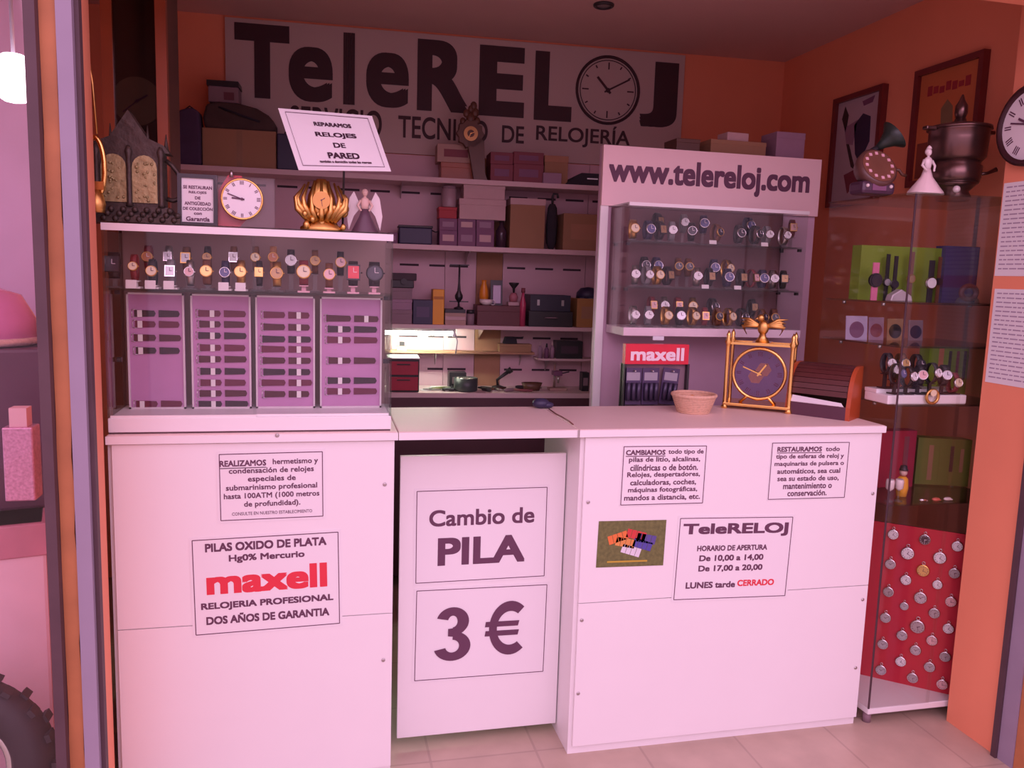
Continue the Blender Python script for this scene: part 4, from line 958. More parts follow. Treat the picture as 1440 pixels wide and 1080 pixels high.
t, W, H, P = carton('black_box', 'long black box on the short right shelf above the bench', 'box', 783, 820, 480, z5, BLACK, 3.87, 0.08, lab=mat('plum print', (0.06, 0.03, 0.05)))
# workbench clutter
W, H, P = bplace(545, 590, 505, BZ, 3.74)
t = thing('tool_cabinet', 'red and black drawer tool cabinet with white cloth on top', 'tool cabinet', P, REAR)
MB().box((-W / 2, 0.004, 0), (W / 2, 0.16, H)).build('carcass', BLACK, t, bevel=0.003)
RD = mat('red drawer enamel', (0.38, 0.02, 0.05), 0.4)
for i in range(2):
    d = MB().box((-W / 2 + 0.006, -0.004, H * (0.06 + 0.47 * i)), (W / 2 - 0.006, 0.004, H * (0.06 + 0.47 * i) + H * 0.40)).build('drawer', RD, t); MB().box((-0.03, -0.010, H * (0.36 + 0.47 * i)), (0.03, -0.004, H * (0.39 + 0.47 * i))).build('drawer_pull', BLACK, d)
o = MB().box((-W / 2 - 0.002, -0.003, 0), (W / 2 + 0.002, 0.16, 0.006)).build('cloth', PAPER, loc=P + np.array([0, 0, H]), rot=(0, 0, REAR), bevel=0.002)
tag(o, 'folded white cloth lying on top of the red tool cabinet', 'cloth')
rnd = random.Random(3)
for i, (px, py, r_, lab) in enumerate(((604, 548, 0.2, 'white paper slip nearest the red tool cabinet on the bench'), (618, 545, -0.3, 'white paper slip in the middle of the lit bench clutter'), (634, 549, 0.5, 'white paper slip beside the dark round tin'))):
    q = AZ(px, py, BZ); o = MB().box((-0.045, -0.025, 0.0), (0.045, 0.025, 0.0015)).build('paper_slip', PAPER, loc=(q[0], q[1], BZ + 0.0016 * i), rot=(0, 0, r_)); tag(o, lab, 'paper', 'paper slips on the workbench')
def tool(kind, px, Y, ang, label, c=BLACK):
    q = AB(px, 548, Y); t = thing(kind, label, 'tool', (q[0], q[1], BZ + 0.009), ang)
    if kind == 'pliers':
        for s in (-1, 1):
            MB().tube([(0, 0, 0), (0.03, s * 0.008, 0), (0.06, s * 0.013, 0), (0.09, s * 0.010, 0)], 0.005, 8).build('handle', c, t)
            MB().tube([(0.0, 0, 0), (-0.02, -s * 0.004, 0), (-0.04, -s * 0.001, 0)], [0.006, 0.005, 0.002], 8).build('jaw', STEEL, t)
    elif kind == 'screwdriver':
        MB().lathe([(0.006, 0), (0.009, 0.01), (0.008, 0.05), (0.005, 0.06)], 12, Matrix.Rotation(PI / 2, 4, 'Y')).build('handle', c, t); MB().cyl((-0.07, 0, 0), (0, 0, 0), 0.002).build('blade', STEEL, t)
    elif kind == 'hammer':
        MB().cyl((0, 0, 0), (0.12, 0, 0), 0.005).build('handle', c, t); MB().cyl((0, -0.025, 0), (0, 0.025, 0), 0.009).build('head', BLACK, t)
    return t
GRN = mat('olive grip', (0.14, 0.15, 0.03), 0.5)
tool('pliers', 606, 3.80, 0.3, 'olive handled pliers lying in the lamp light on the bench', GRN)
tool('screwdriver', 622, 3.78, -0.2, 'dark screwdriver lying on the white slips on the bench', BLACK)
tool('pliers', 632, 3.84, 0.8, 'dark pliers behind the white slips on the bench', BLACK)
W, H, P = bplace(640, 674, 533, BZ, 3.75)
t = thing('round_tin', 'dark round tin on the bench filled with steel parts', 'tin', P + NB * 0.05, REAR)
MB().lathe([(W * 0.46, 0), (W * 0.5, H * 0.1), (W * 0.5, H), (W * 0.45, H), (W * 0.45, H * 0.7)], 24).build('wall', mat('dark green tin', (0.05, 0.06, 0.06), 0.4), t); b = MB()
for k in range(10): b.sph((rnd.uniform(-0.3, 0.3) * W, rnd.uniform(-0.3, 0.3) * W, H * 0.82), 0.012, n=7, m=5)
o = b.build('steel_parts', STEEL, t)
W, H, P = bplace(632, 652, 524, BZ, 3.86)
carton('black_drawer_box', 'low black drawer box behind the dark round tin', 'box', 632, 656, 524, BZ, BLACK, 3.87, 0.08, lab=GREYC)
tool('hammer', 684, 3.78, 0.5, 'small hammer with dark handle right of the round tin', DARKW)
tool('pliers', 697, 3.80, 2.4, 'black pliers in the middle of the bench', BLACK)
tool('screwdriver', 709, 3.76, 0.4, 'grey screwdriver in front of the black pliers', GREYC)
tool('pliers', 722, 3.78, -0.4, 'red handled pliers near the middle of the bench', MAR)
t = thing('bench_loupe', 'black angled inspection arm rising behind the pliers on the bench', 'tool', (AB(700, 548, 3.86)[0], AB(700, 548, 3.86)[1], BZ), REAR)
MB().lathe([(0.03, 0), (0.03, 0.012), (0.01, 0.02)], 16).build('foot', BLACK, t); MB().tube([(0, 0, 0.015), (-0.005, 0, 0.045), (0.045, -0.01, 0.085)], [0.006, 0.007, 0.010], 8).build('arm', BLACK, t); MB().cyl((0.045, -0.01, 0.085), (0.062, -0.012, 0.098), 0.013, 0.015).build('eyepiece', BLACK, t)
W, H, P = bplace(736, 766, 540, BZ, 3.77)
t = thing('parts_dish', 'shallow dark dish of watch parts on the bench', 'dish', P + NB * 0.05, REAR)
MB().lathe([(W * 0.35, 0), (W * 0.5, H), (W * 0.46, H), (W * 0.33, 0.006)], 22, None, 1, 0.6).build('dish_body', DARKW, t); b = MB()
for k in range(7): b.sph((rnd.uniform(-0.25, 0.25) * W, rnd.uniform(-0.12, 0.12) * W, 0.014), 0.008, n=6, m=4)
b.build('watch_parts', STEEL, t)
tool('screwdriver', 742, 3.86, 2.8, 'dark screwdriver leaning behind the parts dish', BLACK)
W, H, P = bplace(775, 800, 512, BZ, 3.80)
t = thing('drill_stand', 'little steel drill stand with column at the right of the bench', 'tool', P + NB * 0.03, REAR)
MB().box((-W / 2, -0.02, 0), (W / 2, 0.04, 0.012)).build('base', BEIGE, t, bevel=0.002); MB().cyl((-W * 0.15, 0.02, 0.01), (-W * 0.15, 0.02, H), 0.006).build('column', CHROME, t)
MB().box((-W * 0.3, -0.02, H * 0.55), (W * 0.2, 0.03, H * 0.72)).build('head', PURP, t, bevel=0.003); MB().cyl((0, -0.01, H * 0.28), (0, -0.01, H * 0.55), 0.004, 0.006).build('spindle', STEEL, t); MB().cyl((W * 0.2, 0, H * 0.63), (W * 0.6, -0.01, H * 0.7), 0.003).build('lever', BLACK, t)
t, W, H, P = carton('socket_box', 'upright black box at the far right end of the bench', 'box', 819, 829, 524, BZ, BLACK, 3.80, 0.05, lab=GREYC)
# cloth bundle and cable on the flap
q = AZ(757, 572, CT)
t = thing('cloth_bundle', 'crumpled navy cloth bundle on the back edge of the counter flap', 'cloth', (q[0], q[1] - 0.03, CT))
MB().sph((0, 0, 0.017), 0.03, (1.0, 0.8, 0.58)).sph((0.022, -0.005, 0.012), 0.02, (1.1, 0.8, 0.58)).build('bundle', NAVY, t)
pts = [AZ(*p_, CT + 0.002) for p_ in ((772, 575), (782, 582), (790, 586), (800, 592), (806, 597))]
tag(MB().tube(pts, 0.002, 6).build('thin_cable', mat('brown cable', (0.25, 0.10, 0.08), 0.5)), 'thin brown cable lying across the counter flap', 'cable')

# ------------------------------------------------------------------ display partition with the web address
PY = 2.95
a = AY(847, 205, PY); c = AY(1145, 222, PY)
px0, px1 = AY(840, 400, PY)[0], AY(1141, 400, PY)[0]
ztop = a[2] + 0.004; zh = AY(850, 289, PY)[2]
t = thing('display_partition', 'white tall partition with the web address header behind the counter', 'partition', (px0, PY, 0))
W = px1 - px0
PART = mat('partition laminate', (0.62, 0.43, 0.54), 0.5, var=0.03)
MB().box((0, 0.012, 0), (W, 0.035, ztop)).build('body', PART, t)
MB().box((0.0, 0, 0), (0.030, 0.012, zh)).build('edge_trim', WHITE, t)
MB().box((0, -0.006, zh), (W, 0.012, ztop)).build('header_board', HEADW, t)
xl = AY(855, 250, PY)[0]; xr = AY(1137, 260, PY)[0]
text('www.telereloj.com', t, (xl + xr) / 2 - px0, (AY(995, 232, PY)[2] + AY(995, 271, PY)[2]) / 2, xr - xl, AY(995, 228, PY)[2] - AY(995, 272, PY)[2], y=-0.008, bold=0.03, th=0.002)
# wall case
QX0 = AY(855, 400, PY)[0]; QY = 2.765; QX1 = AY(1131, 400, QY)[0]
qz1 = AY(1000, 289, QY)[2]; qz0 = AY(1000, 474, QY)[2]
t = thing('hanging_showcase', 'glass showcase with three rows of watches mounted below the web address', 'display cabinet', (QX0, QY, qz0))
W, D, H = QX1 - QX0, PY - QY, qz1 - qz0
QB = 0.030
MB().box((0, 0, 0), (W, D, QB)).build('base', mat('pinkish base board', (0.72, 0.62, 0.66), 0.5), t, bevel=0.002)
MB().box((0, 0, H - 0.014), (W, 0.012, H - 0.002)).build('top_edge', WHITE, t); MB().box((0, 0.012, H - 0.008), (W, D, H - 0.002)).build('top_glass', GLASSG, t)
MB().box((0, D - 0.006, QB), (W, D - 0.001, H - 0.008)).build('back_panel', mat('grey mauve panel', (0.17, 0.075, 0.085), 0.6), t)
for x0, x1 in ((0, 0.005), (W - 0.005, W)): MB().box((x0, 0.006, QB), (x1, D - 0.006, H - 0.014)).build('side_glass', GLASS, t)
MB().box((0.005, 0.001, QB), (W - 0.005, 0.005, H - 0.014)).build('front_glass', GLASS, t)
MB().box((W * 0.16, -0.002, -0.014), (W * 0.22, 0.01, 0.0)).build('lock', CHROME, t)
qs1 = AY(1000, 343, QY + 0.02)[2]; qs2 = AY(1000, 406, QY + 0.02)[2]
for z in (qs1, qs2):
    MB().box((0.006, 0.02, z - 0.006 - qz0), (W - 0.006, D - 0.01, z - qz0)).build('shelf', GLASSG, t)
    for x in (0.012, W - 0.012):
        for y in (0.03, D - 0.03): MB().box((x - 0.006, y - 0.006, z - 0.016 - qz0), (x + 0.006, y + 0.006, z - 0.006 - qz0)).build('shelf_clip', BLACK, t)
rows = [(qs1, 'top', [(887, 'f'), (908, 'f'), (920, 'b'), (924, 'f'), (941, 'f'), (957, 'b'), (969, 'f'), (985, 'b'), (1003, 'f'), (1035, 'f'), (1047, 'b'), (1058, 'f'), (1074, 'f'), (1098, 'f'), (1109, 'b')]),
        (qs2, 'middle', [(893, 'f'), (905, 'b'), (909, 'f'), (922, 'b'), (924, 'f'), (938, 'f'), (953, 'b'), (967, 'b'), (980, 'f'), (997, 'f'), (1003, 'b'), (1021, 'b'), (1023, 'f'), (1042, 'f'), (1057, 'f'), (1072, 'f'), (1087, 'f'), (1102, 'f')]),
        (qz0 + QB, 'bottom', [(893, 'f'), (914, 'f'), (918, 'b'), (936, 'b'), (939, 'f'), (955, 'b'), (959, 'f'), (976, 'b'), (977, 'f'), (994, 'f'), (1004, 'b'), (1012, 'f'), (1028, 'f'), (1046, 'f'), (1060, 'b'), (1074, 'f'), (1092, 'f')])]
combos = [('round', 'black', 'black', 'steel', 0.017), ('round', 'steel', 'white', 'steel', 0.016), ('round', 'gold', 'cream', 'gold', 0.017), ('round', 'brown', 'black', 'gold', 0.016), ('round', 'black', 'silver', 'steel', 0.017), ('square', 'maroon', 'pink', 'gold', 0.014), ('round', 'navy', 'blue', 'steel', 0.018), ('square', 'black', 'bronze', 'black', 0.015), ('round', 'grey', 'white', 'steel', 0.016)]
rnd = random.Random(21)
for zb, nm, L in rows:
    cnt = dict(f=0, b=0)
    for px, row in L:
        Y = QY + (0.06 if row == 'f' else 0.125)
        p = AY(px, 380, Y); hs = 0.008 if row == 'f' else 0.042
        cb = rnd.choice(combos)
        i = cnt[row]; cnt[row] += 1
        where = '%s from left, %s row, %s tier of hanging showcase' % (ORD[i], 'front' if row == 'f' else 'back', nm)
        s_ = stand(hs, ACRYL); s_.location = (p[0], Y, zb); tag(s_, 'clear stand under watch %s' % where, 'watch stand', 'watch stands in the hanging showcase')
        o = watch(*cb); o.location = (p[0], Y, zb + hs); o.rotation_euler.z = rnd.uniform(-0.3, 0.3)
        tag(o, wlabel(cb[0], cb[1], cb[2], where), 'watch', 'wristwatches in the hanging showcase')
for i, (px, zb) in enumerate(((1003, qs1), (1076, qs1), (996, qs2), (1042, qs2))):
    p = AY(px, 345, QY + 0.024); o = MB().box((-0.014, 0, 0), (0.014, 0.0015, 0.014)).build('price_card', TAGW, loc=(p[0], QY + 0.026, zb), rot=(-0.2, 0, 0))
    tag(o, 'small price card, %s on the %s shelf of the hanging showcase' % (('left one', 'right one', 'left one', 'right one')[i], ('upper', 'upper', 'middle', 'middle')[i]), 'price card', 'price cards in the hanging showcase')
# boxes above the partition, on a cupboard behind it
ZP = ztop - 0.02
tc = thing('tall_cupboard', 'plain tall cupboard behind the partition, boxes stored on top', 'cupboard', (1.24, 2.99, 0))
MB().box((0, 0.006, 0), (0.62, 0.36, ZP)).build('carcass', PART, tc)
for x0, x1 in ((0.004, 0.308), (0.312, 0.616)): MB().box((x0, 0.36, 0.06), (x1, 0.375, ZP - 0.01)).build('door', WHITE2, tc)
def pbox(name, label, x0, x1, yt, Y, dep, m, **k):
    p0, p1 = AY(x0, yt, Y), AY(x1, yt, Y); W = p1[0] - p0[0]; H = (p0[2] + p1[2]) / 2 - ZP
    t = thing(name, label, 'box', ((p0[0] + p1[0]) / 2, Y, ZP))
    MB().box((-W / 2, 0, 0), (W / 2, dep, H * 0.85)).build('body', m, t, bevel=0.002); MB().box((-W / 2 - 0.001, -0.001, H * 0.8), (W / 2 + 0.001, dep, H)).build('lid', m, t, bevel=0.002)
    return t, H
pbox('dark_box', 'small dark box on the partition, left of the others', 952, 985, 195, 3.05, 0.12, DARKW)
t, H = pbox('flat_box', 'wide flat brown box on top of the partition', 1000, 1078, 198, 3.04, 0.16, BROWN)
q = AY(1037, 198, 3.06); o = MB().box((-0.045, 0, 0), (0.05, 0.08, 0.035)).build('paper_packet', WCART, loc=(q[0], 3.06, ZP + H), rot=(0, 0, 0.05), bevel=0.003); tag(o, 'whitish paper packet lying on the wide flat brown box', 'packet')
pbox('pale_box', 'pale upright box on the right end of the partition', 1093, 1133, 186, 3.03, 0.12, LAV)
# battery display stand
BY = 2.70
bx0, bx1 = AY(877, 540, BY)[0], AY(970, 540, BY)[0]
bz = CT
t = thing('battery_display', 'red headed battery display rack beside the woven basket', 'display rack', ((bx0 + bx1) / 2, BY, 0))
W = bx1 - bx0
zt = AY(920, 484, BY)[2]; zm = AY(920, 512, BY)[2]; z0_ = AY(920, 575, BY)[2] - 0.10
MB().box((-W / 2, 0.02, z0_), (W / 2 * 0.98, 0.03, zm)).build('back_board', GREYC, t)
MB().box((-W / 2, 0.0, 0), (-W / 2 + 0.008, 0.04, zm)).build('side_post', BLACK, t); MB().box((W / 2 * 0.9, 0.0, 0), (W / 2 * 0.9 + 0.008, 0.04, zm)).build('side_post', BLACK, t)
MB().box((-W / 2, -0.004, zm), (W / 2 * 0.9, 0.024, zt)).build('header', mat('bright red plastic', (0.68, 0.02, 0.05), 0.4), t)
text('maxell', t, -0.006, (zm + zt) / 2, W * 0.80, (zt - zm) * 0.66, PINKINK, y=-0.006, bold=0.03, th=0.001)
for i in range(3):
    x = -W / 2 + 0.035 + 0.066 * i
    zt2 = zm - 0.02
    pk = thing('battery_pack', ('leftmost', 'middle', 'right tilted')[i] + ' dark battery pack hanging on the red headed rack', 'battery pack', ((bx0 + bx1) / 2 + x, BY, zt2 - 0.10), rot=(0, (0, 0, 0.10)[i], 0), group='battery packs on the display rack')
    MB().box((-0.028, 0.0, 0), (0.028, 0.004, 0.10)).build('card', mat('dark violet card', (0.07, 0.045, 0.11), 0.4), pk)
    b = MB()
    for k in range(3): b.cyl((-0.017 + 0.017 * k, -0.008, 0.012), (-0.017 + 0.017 * k, -0.008, 0.06), 0.0075, n=10)
    b.build('cells', mat('dark cell', (0.05, 0.04, 0.08), 0.3, 0.4), pk)
    MB().box((-0.022, -0.001, 0.066), (0.022, 0, 0.088)).build('print', mat('silver print', (0.35, 0.34, 0.38), 0.4), pk)
    MB().cyl((0, -0.02, 0.093), (0, 0.020, 0.093), 0.002).build('peg', STEEL, pk)
    pk.scale = (1.12, 1, 1.3); pk.location.z -= 0.024

# ------------------------------------------------------------------ on the right counter
q = AZ(981, 582, CT)
t = thing('woven_basket', 'small pale woven basket on the wide counter left of brass clock', 'basket', (q[0], q[1] + 0.035, CT))
WICK = mat('pale wicker', (0.72, 0.48, 0.32), 0.7, var=0.25, scale=120, bump=0.5)
b = MB()
for k in range(9):
    z = 0.004 + 0.0062 * k; b.ring((0, 0, z), 0.052 + 0.0022 * k, 0.0042, 'Z', n=40, m=6)
b.lathe([(1e-6, 0.002), (0.052, 0.002), (0.052, 0.005), (1e-6, 0.005)], 24)
b.build('woven_wall', WICK, t)
MB().ring((0, 0, 0.060), 0.072, 0.006, 'Z', n=40).build('rim', WICK, t)
b = MB(); rnd = random.Random(8)
for k in range(12): b.sph((rnd.uniform(-0.04, 0.04), rnd.uniform(-0.04, 0.04), rnd.uniform(0.02, 0.048)), 0.013, n=8, m=5)
o = b.build('basket_contents', mat('amber wrappers', (0.70, 0.30, 0.08), 0.4), loc=(q[0], q[1] + 0.035, CT)); tag(o, 'orange coloured contents lying in the woven basket', 'contents'); o['kind'] = 'stuff'

# brass skeleton clock
f0 = AZ(1018, 574, CT); f1 = AZ(1108, 582, CT)
d = Vector((f1 - f0)); cw = d.length; ang = math.atan2(d.y, d.x)
ctr = (Vector(f0) + Vector(f1)) / 2 + Vector((-math.sin(ang), math.cos(ang), 0)) * 0.06
HC = AY(1027, 466, ctr.y)[2] - CT - 0.0
t = thing('brass_column_clock', 'open brass mantel clock with four columns and eagle on the counter', 'clock', (ctr.x, ctr.y, CT), ang)
b = MB(); b.box((-cw / 2 - 0.005, -0.065, 0.012), (cw / 2 + 0.005, 0.065, 0.022))
b.build('base_plate', GOLD, t, bevel=0.002)
HT = HC * 0.90
for sx in (-1, 1):
    for sy in (-1, 1):
        c_ = MB().lathe([(0.010, 0), (0.012, 0.006), (0.008, 0.014), (0.007, 0.03), (0.0068, HT - 0.03), (0.008, HT - 0.02), (0.012, HT - 0.01), (0.006, HT + 0.004), (0.008, HT + 0.014), (0.001, HT + 0.03)], 14, Matrix.Translation((sx * cw / 2, sy * 0.055, 0))).build('column', GOLD, t)
b = MB(); b.box((-cw / 2, -0.058, HT - 0.018), (cw / 2, -0.05, HT - 0.010)); b.box((-cw / 2, 0.05, HT - 0.018), (cw / 2, 0.058, HT - 0.010)); b.box((-0.03, -0.06, HT - 0.014), (0.03, 0.06, HT - 0.008))
b.build('top_rails', GOLD, t)
rz = HT * 0.52; rR = HT * 0.36
dl = MB().ring((0, 0, 0), rR, 0.006, n=40).build('dial_ring', GOLD, t, loc=(0, -0.03, rz))
MB().disc((0, 0.004, 0), rR - 0.003, 0.002, 40).build('dial_glass', glass_mat('dial glass', (0.75, 0.68, 0.85), 1.5), dl)
numerals(dl, rR * 0.95, y=-0.001)
b = MB(); b.disc((-0.012, 0, -0.012), 0.026, 0.004, 6); b.disc((0.014, 0, 0.014), 0.026, 0.004, 6); b.disc((0.0, -0.001, 0.0), 0.018, 0.006, 18); b.build('movement', GOLD, dl, loc=(0, 0.012, 0))
hands(dl, rR * 0.9, 0.6, -1.2, GOLD, -0.002)
MB().tube([(-0.06, -0.03, 0.022), (-0.035, -0.03, rz - rR * 0.92), (0, -0.03, rz - rR - 0.002), (0.035, -0.03, rz - rR * 0.92), (0.06, -0.03, 0.022)], 0.006, 8).build('cradle', GOLD, t)
e = thing('x', '', '') ; bpy.data.objects.remove(e)
b = MB(); z = HT - 0.008
b.lathe([(0.016, z), (0.008, z + 0.012), (0.006, z + 0.02)], 12); b.sph((0, 0, z + 0.032), 0.014, (0.9, 0.8, 1.2)); b.sph((-0.006, -0.006, z + 0.054), 0.008)
b.cyl((-0.010, -0.008, z + 0.054), (-0.019, -0.010, z + 0.050), 0.003, 0.0005)
for s in (-1, 1):
    for k in range(5): b.tube([(s * 0.008, 0, z + 0.036), (s * (0.03 + 0.004 * k), 0.004, z + 0.05 - 0.004 * k), (s * (0.052 - 0.004 * k), 0.008, z + 0.052 - 0.009 * k)], [0.004, 0.004, 0.001], 6)
eo = b.build('eagle_finial', GOLDD, t); eo.scale = (1.55, 1.2, 1.55); eo.location.z = -0.55 * (HT - 0.008)
# bread box
q = np.array([1.692, 2.335]); ux = Vector((0.62, -0.785, 0)); L = 0.215; dep = 0.115; Hb = 0.175
t = thing('tambour_box', 'reddish wooden roll-top box with paper under its shutter beside vitrine', 'roll-top box', (q[0], q[1], CT), math.atan2(ux.y, ux.x))
prof = [(0, 0), (dep, 0), (dep, Hb)] + [(dep * 0.78 - dep * 0.72 * math.sin(a), Hb * 0.42 + Hb * 0.58 * math.cos(a)) for a in [PI / 2 * k / 8 for k in range(9)]] + [(0.0, Hb * 0.25)]
for x0, x1 in ((-L, -L + 0.014), (-0.014, 0)): MB().prism(prof, x0, x1, 'X').build('end_panel', mat('orange red wood', (0.46, 0.085, 0.025), 0.4, var=0.2, scale=5), t)
b = MB(); pr = [(dep, Hb - 0.006)] + [(dep * 0.78 - dep * 0.70 * math.sin(a), Hb * 0.42 + Hb * 0.55 * math.cos(a)) for a in [PI / 2 * k / 8 for k in range(9)]]
for i in range(len(pr) - 1):
    (y0, z0), (y1, z1) = pr[i], pr[i + 1]
    m = ((y0 + y1) / 2, (z0 + z1) / 2); dx = math.hypot(y1 - y0, z1 - z0)
    T = Matrix.Translation((-L / 2, m[0], m[1])) @ Matrix.Rotation(math.atan2(z1 - z0, y1 - y0), 4, 'X')
    b.cbox((0, 0, 0), (L - 0.03, dx * 0.94, 0.010), T)
b.build('tambour_shutter', mat('dark red slats', (0.095, 0.024, 0.022), 0.4, var=0.25), t)
MB().box((-L + 0.014, 0.008, 0), (-0.014, dep, 0.010)).build('floor_board', DARKW, t); MB().box((-L + 0.014, 0.0, 0), (-0.014, 0.010, Hb * 0.25)).build('front_rail', mat('dark plum wood', (0.10, 0.035, 0.06), 0.4), t)
MB().box((-L + 0.014, dep - 0.008, 0), (-0.014, dep, Hb - 0.01)).build('back_board', DARKW, t)
o = MB().prism([(-L + 0.02, 0), (-0.02, 0), (-0.03, 0.012), (-L + 0.02, 0.024)], -0.004, 0.0).build('paper_slip', PAPER, loc=(q[0], q[1], CT + Hb * 0.25), rot=(-0.5, 0, math.atan2(ux.y, ux.x)))
tag(o, 'folded white paper tucked on the front rail of the roll-top box', 'paper')

# ------------------------------------------------------------------ corner vitrine
VX0, VX1, VY0, VY1 = 1.80, 2.272, 2.252, 2.66
VZ = 1.765
t = thing('corner_vitrine', 'tall glass corner vitrine right of the counter with several glass shelves', 'display cabinet', (VX0, VY0, 0))
W, D = VX1 - VX0, VY1 - VY0
VB = 0.062
LEAN = -0.026
MB().prism([(0, 0), (W, 0), (W, D), (LEAN * 1.0 - 0.0, D)], VB - 0.022, VB, 'Z').build('base_board', WHITE, t, bevel=0.003)
for x, y in ((0.02, 0.03), (W - 0.03, 0.03), (0.02, D - 0.04), (W - 0.03, D - 0.04)): MB().cyl((x, y, 0), (x, y, VB - 0.022), 0.014).build('foot', GREYC, t)
MB().prism([(0, 0), (0.004, 0), (LEAN + 0.004, D), (LEAN, D)], VB, VZ - 0.006, 'Z').build('left_pane', GLASS, t)
MB().box((0.0, -0.002, VB), (W * 0.5, 0.002, VZ - 0.006)).build('front_door', GLASS, t)
MB().box((W * 0.5 - 0.008, 0.003, VB), (W, 0.006, VZ - 0.006)).build('front_door', GLASS, t)
MB().box((-0.002, -0.002, VB), (0.003, 0.002, VZ - 0.006)).build('edge_strip', RUBBER, t)
MB().box((W - 0.006, 0.006, VB), (W, D, VZ - 0.006)).build('right_pane', GLASS, t)
VS = [1.425, 1.285, 1.095, 0.765]
for z in VS: MB().prism([(0.008, 0.012), (W - 0.008, 0.012), (W - 0.008, D - 0.01), (LEAN + 0.008, D - 0.01)], z - 0.006, z, 'Z').build('shelf', GLASSG, t)
MB().prism([(-0.004, -0.006), (W, -0.006), (W, D), (LEAN - 0.004, D)], VZ - 0.006, VZ, 'Z').build('top_shelf', GLASSG, t)
for z in VS:
    for x, y in ((0.012, D * 0.3), (LEAN * 0.7 + 0.012, D * 0.75), (W - 0.012, D * 0.6)): MB().cyl((x, y, z - 0.016), (x, y, z - 0.006), 0.006, n=8).build('shelf_clip', STEEL, t)
# red felt board
r0 = np.array([1.835, 2.555]); r1 = np.array([2.165, 2.274])
vd = r1 - r0; RL = np.linalg.norm(vd); ra = math.atan2(vd[1], vd[0])
zr0, zr1 = VB, AY(1300, 734, 2.44)[2]
t = thing('red_felt_board', 'red board studded with round watch dials at the bottom of vitrine', 'display board', (r0[0], r0[1], zr0), ra)
RF = mat('red felt', (0.52, 0.02, 0.045), 0.8, var=0.08, scale=40)
MB().box((0, 0, 0), (RL, 0.008, zr1 - zr0)).build('felt_panel', RF, t)
MB().box((-0.0, 0.008, 0), (RL, 0.014, zr1 - zr0)).build('backing', DARKW, t)
nrm = np.array([-vd[1], vd[0], 0]) / RL   # pointing back
PWC = [(202, 112), (362, 138), (527, 172), (275, 207), (438, 230), (188, 262), (353, 294), (512, 308), (266, 342), (426, 366), (178, 402), (340, 432), (494, 452), (258, 475), (410, 510), (163, 533), (325, 577), (481, 588), (247, 622), (398, 648), (149, 667), (315, 697), (465, 730), (240, 754), (386, 782), (140, 797), (300, 837), (450, 870)]
KIND = 'w k w w w s g d w w d s p s d s d w s p s s d w s s d p'.split()
KM = dict(w=DIALC['white'], k=DIALC['black'], s=DIALC['silver'], g=DIALC['gold'], d=mat('grey dial', (0.42, 0.38, 0.38), 0.4), p=DIALC['pink'])
KN = dict(w='white', k='black', s='silver', g='gold', d='grey', p='pinkish')
BIG = {3: 1.2, 4: 1.15, 11: 1.15, 16: 1.3, 6: 1.15, 13: 0.8, 9: 0.9}
PW = {}
place = {}
for i, (cx, cy) in enumerate(PWC):
    d_ = ray(1200 + cx / 3.6, 720 + cy / 3.6); k_ = KIND[i]
    tt = (nrm @ (np.array([r0[0], r0[1], 0]) - EYEP * np.array([1, 1, 0]))) / (nrm @ d_)
    P = EYEP + d_ * tt
    if k_ in PW: o = copy_tree(PW[k_])
    else:
        o = bpy.data.objects.new('pocket_watch', None); COL.objects.link(o); o.empty_display_size = 0.02
        MB().lathe([(0.0205, 0.0), (0.022, -0.004), (0.0205, -0.008), (0.018, -0.009)], 24, Matrix.Rotation(-PI / 2, 4, 'X')).build('case', CHROME if k_ != 'g' else GOLD, o)
        dl = MB().disc((0, -0.0085, 0), 0.0182, 0.002, 22).build('dial', KM[k_], o); numerals(dl, 0.018, INK if k_ != 'k' else PINKINK, -0.0098); hands(dl, 0.017, 0.4 + i, 2.2 + i, INK if k_ != 'k' else PINKINK, -0.0105)
        MB().ring((0, -0.004, 0.026), 0.005, 0.0012, n=14, m=6).build('bow', CHROME, o)
        PW[k_] = o
    o.location = P - nrm * 0.0005; o.rotation_euler = (0, 0, ra)
    s_ = BIG.get(i, 1.0) * 0.88; o.scale = (s_, s_, s_)
    row, colm = int((cy - 60) / 105), ('left' if cx - (cy * -0.07 + 215) < 45 else 'right' if cx + cy * 0.09 > 455 else 'middle')
    tag(o, '%s-dial pocket watch, %s from the top of the red felt board' % (KN[k_], ORD[i]), 'pocket watch', 'pocket watches on the red felt board')
# shelf goods inside the vitrine
LIME = mat('lime green card', (0.22, 0.34, 0.03), 0.5, var=0.06); LIMED = mat('olive green card', (0.16, 0.20, 0.03), 0.5)
def backing(name, label, x0, x1, yt, zs, Y, m, rz=0.0, cat='display card', strips=()):
    p0, p1 = AY(x0, yt, Y), AY(x1, yt, Y); W = p1[0] - p0[0]; H = (p0[2] + p1[2]) / 2 - zs
    t = thing(name, label, cat, ((p0[0] + p1[0]) / 2, Y, zs), rz)
    MB().box((-W / 2, 0, 0), (W / 2, 0.05, H)).build('box_body', m, t)
    for u, v0, v1, wd, c in strips:
        MB().box((u * W - wd / 2, -0.001, v0 * H), (u * W + wd / 2, 0, v1 * H)).build('printed_band', c, t)
    return t, W, H
backing('green_display_box', 'lime green watch display box on the upper vitrine shelf', 1212, 1329, 347, VS[0], 2.52, LIME, 0, 'display box')
backing('blue_display_box', 'dark blue display box beside the lime green one, upper vitrine shelf', 1331, 1400, 347, VS[0], 2.50, mat('deep blue card', (0.045, 0.035, 0.16), 0.5), 0, 'display box')
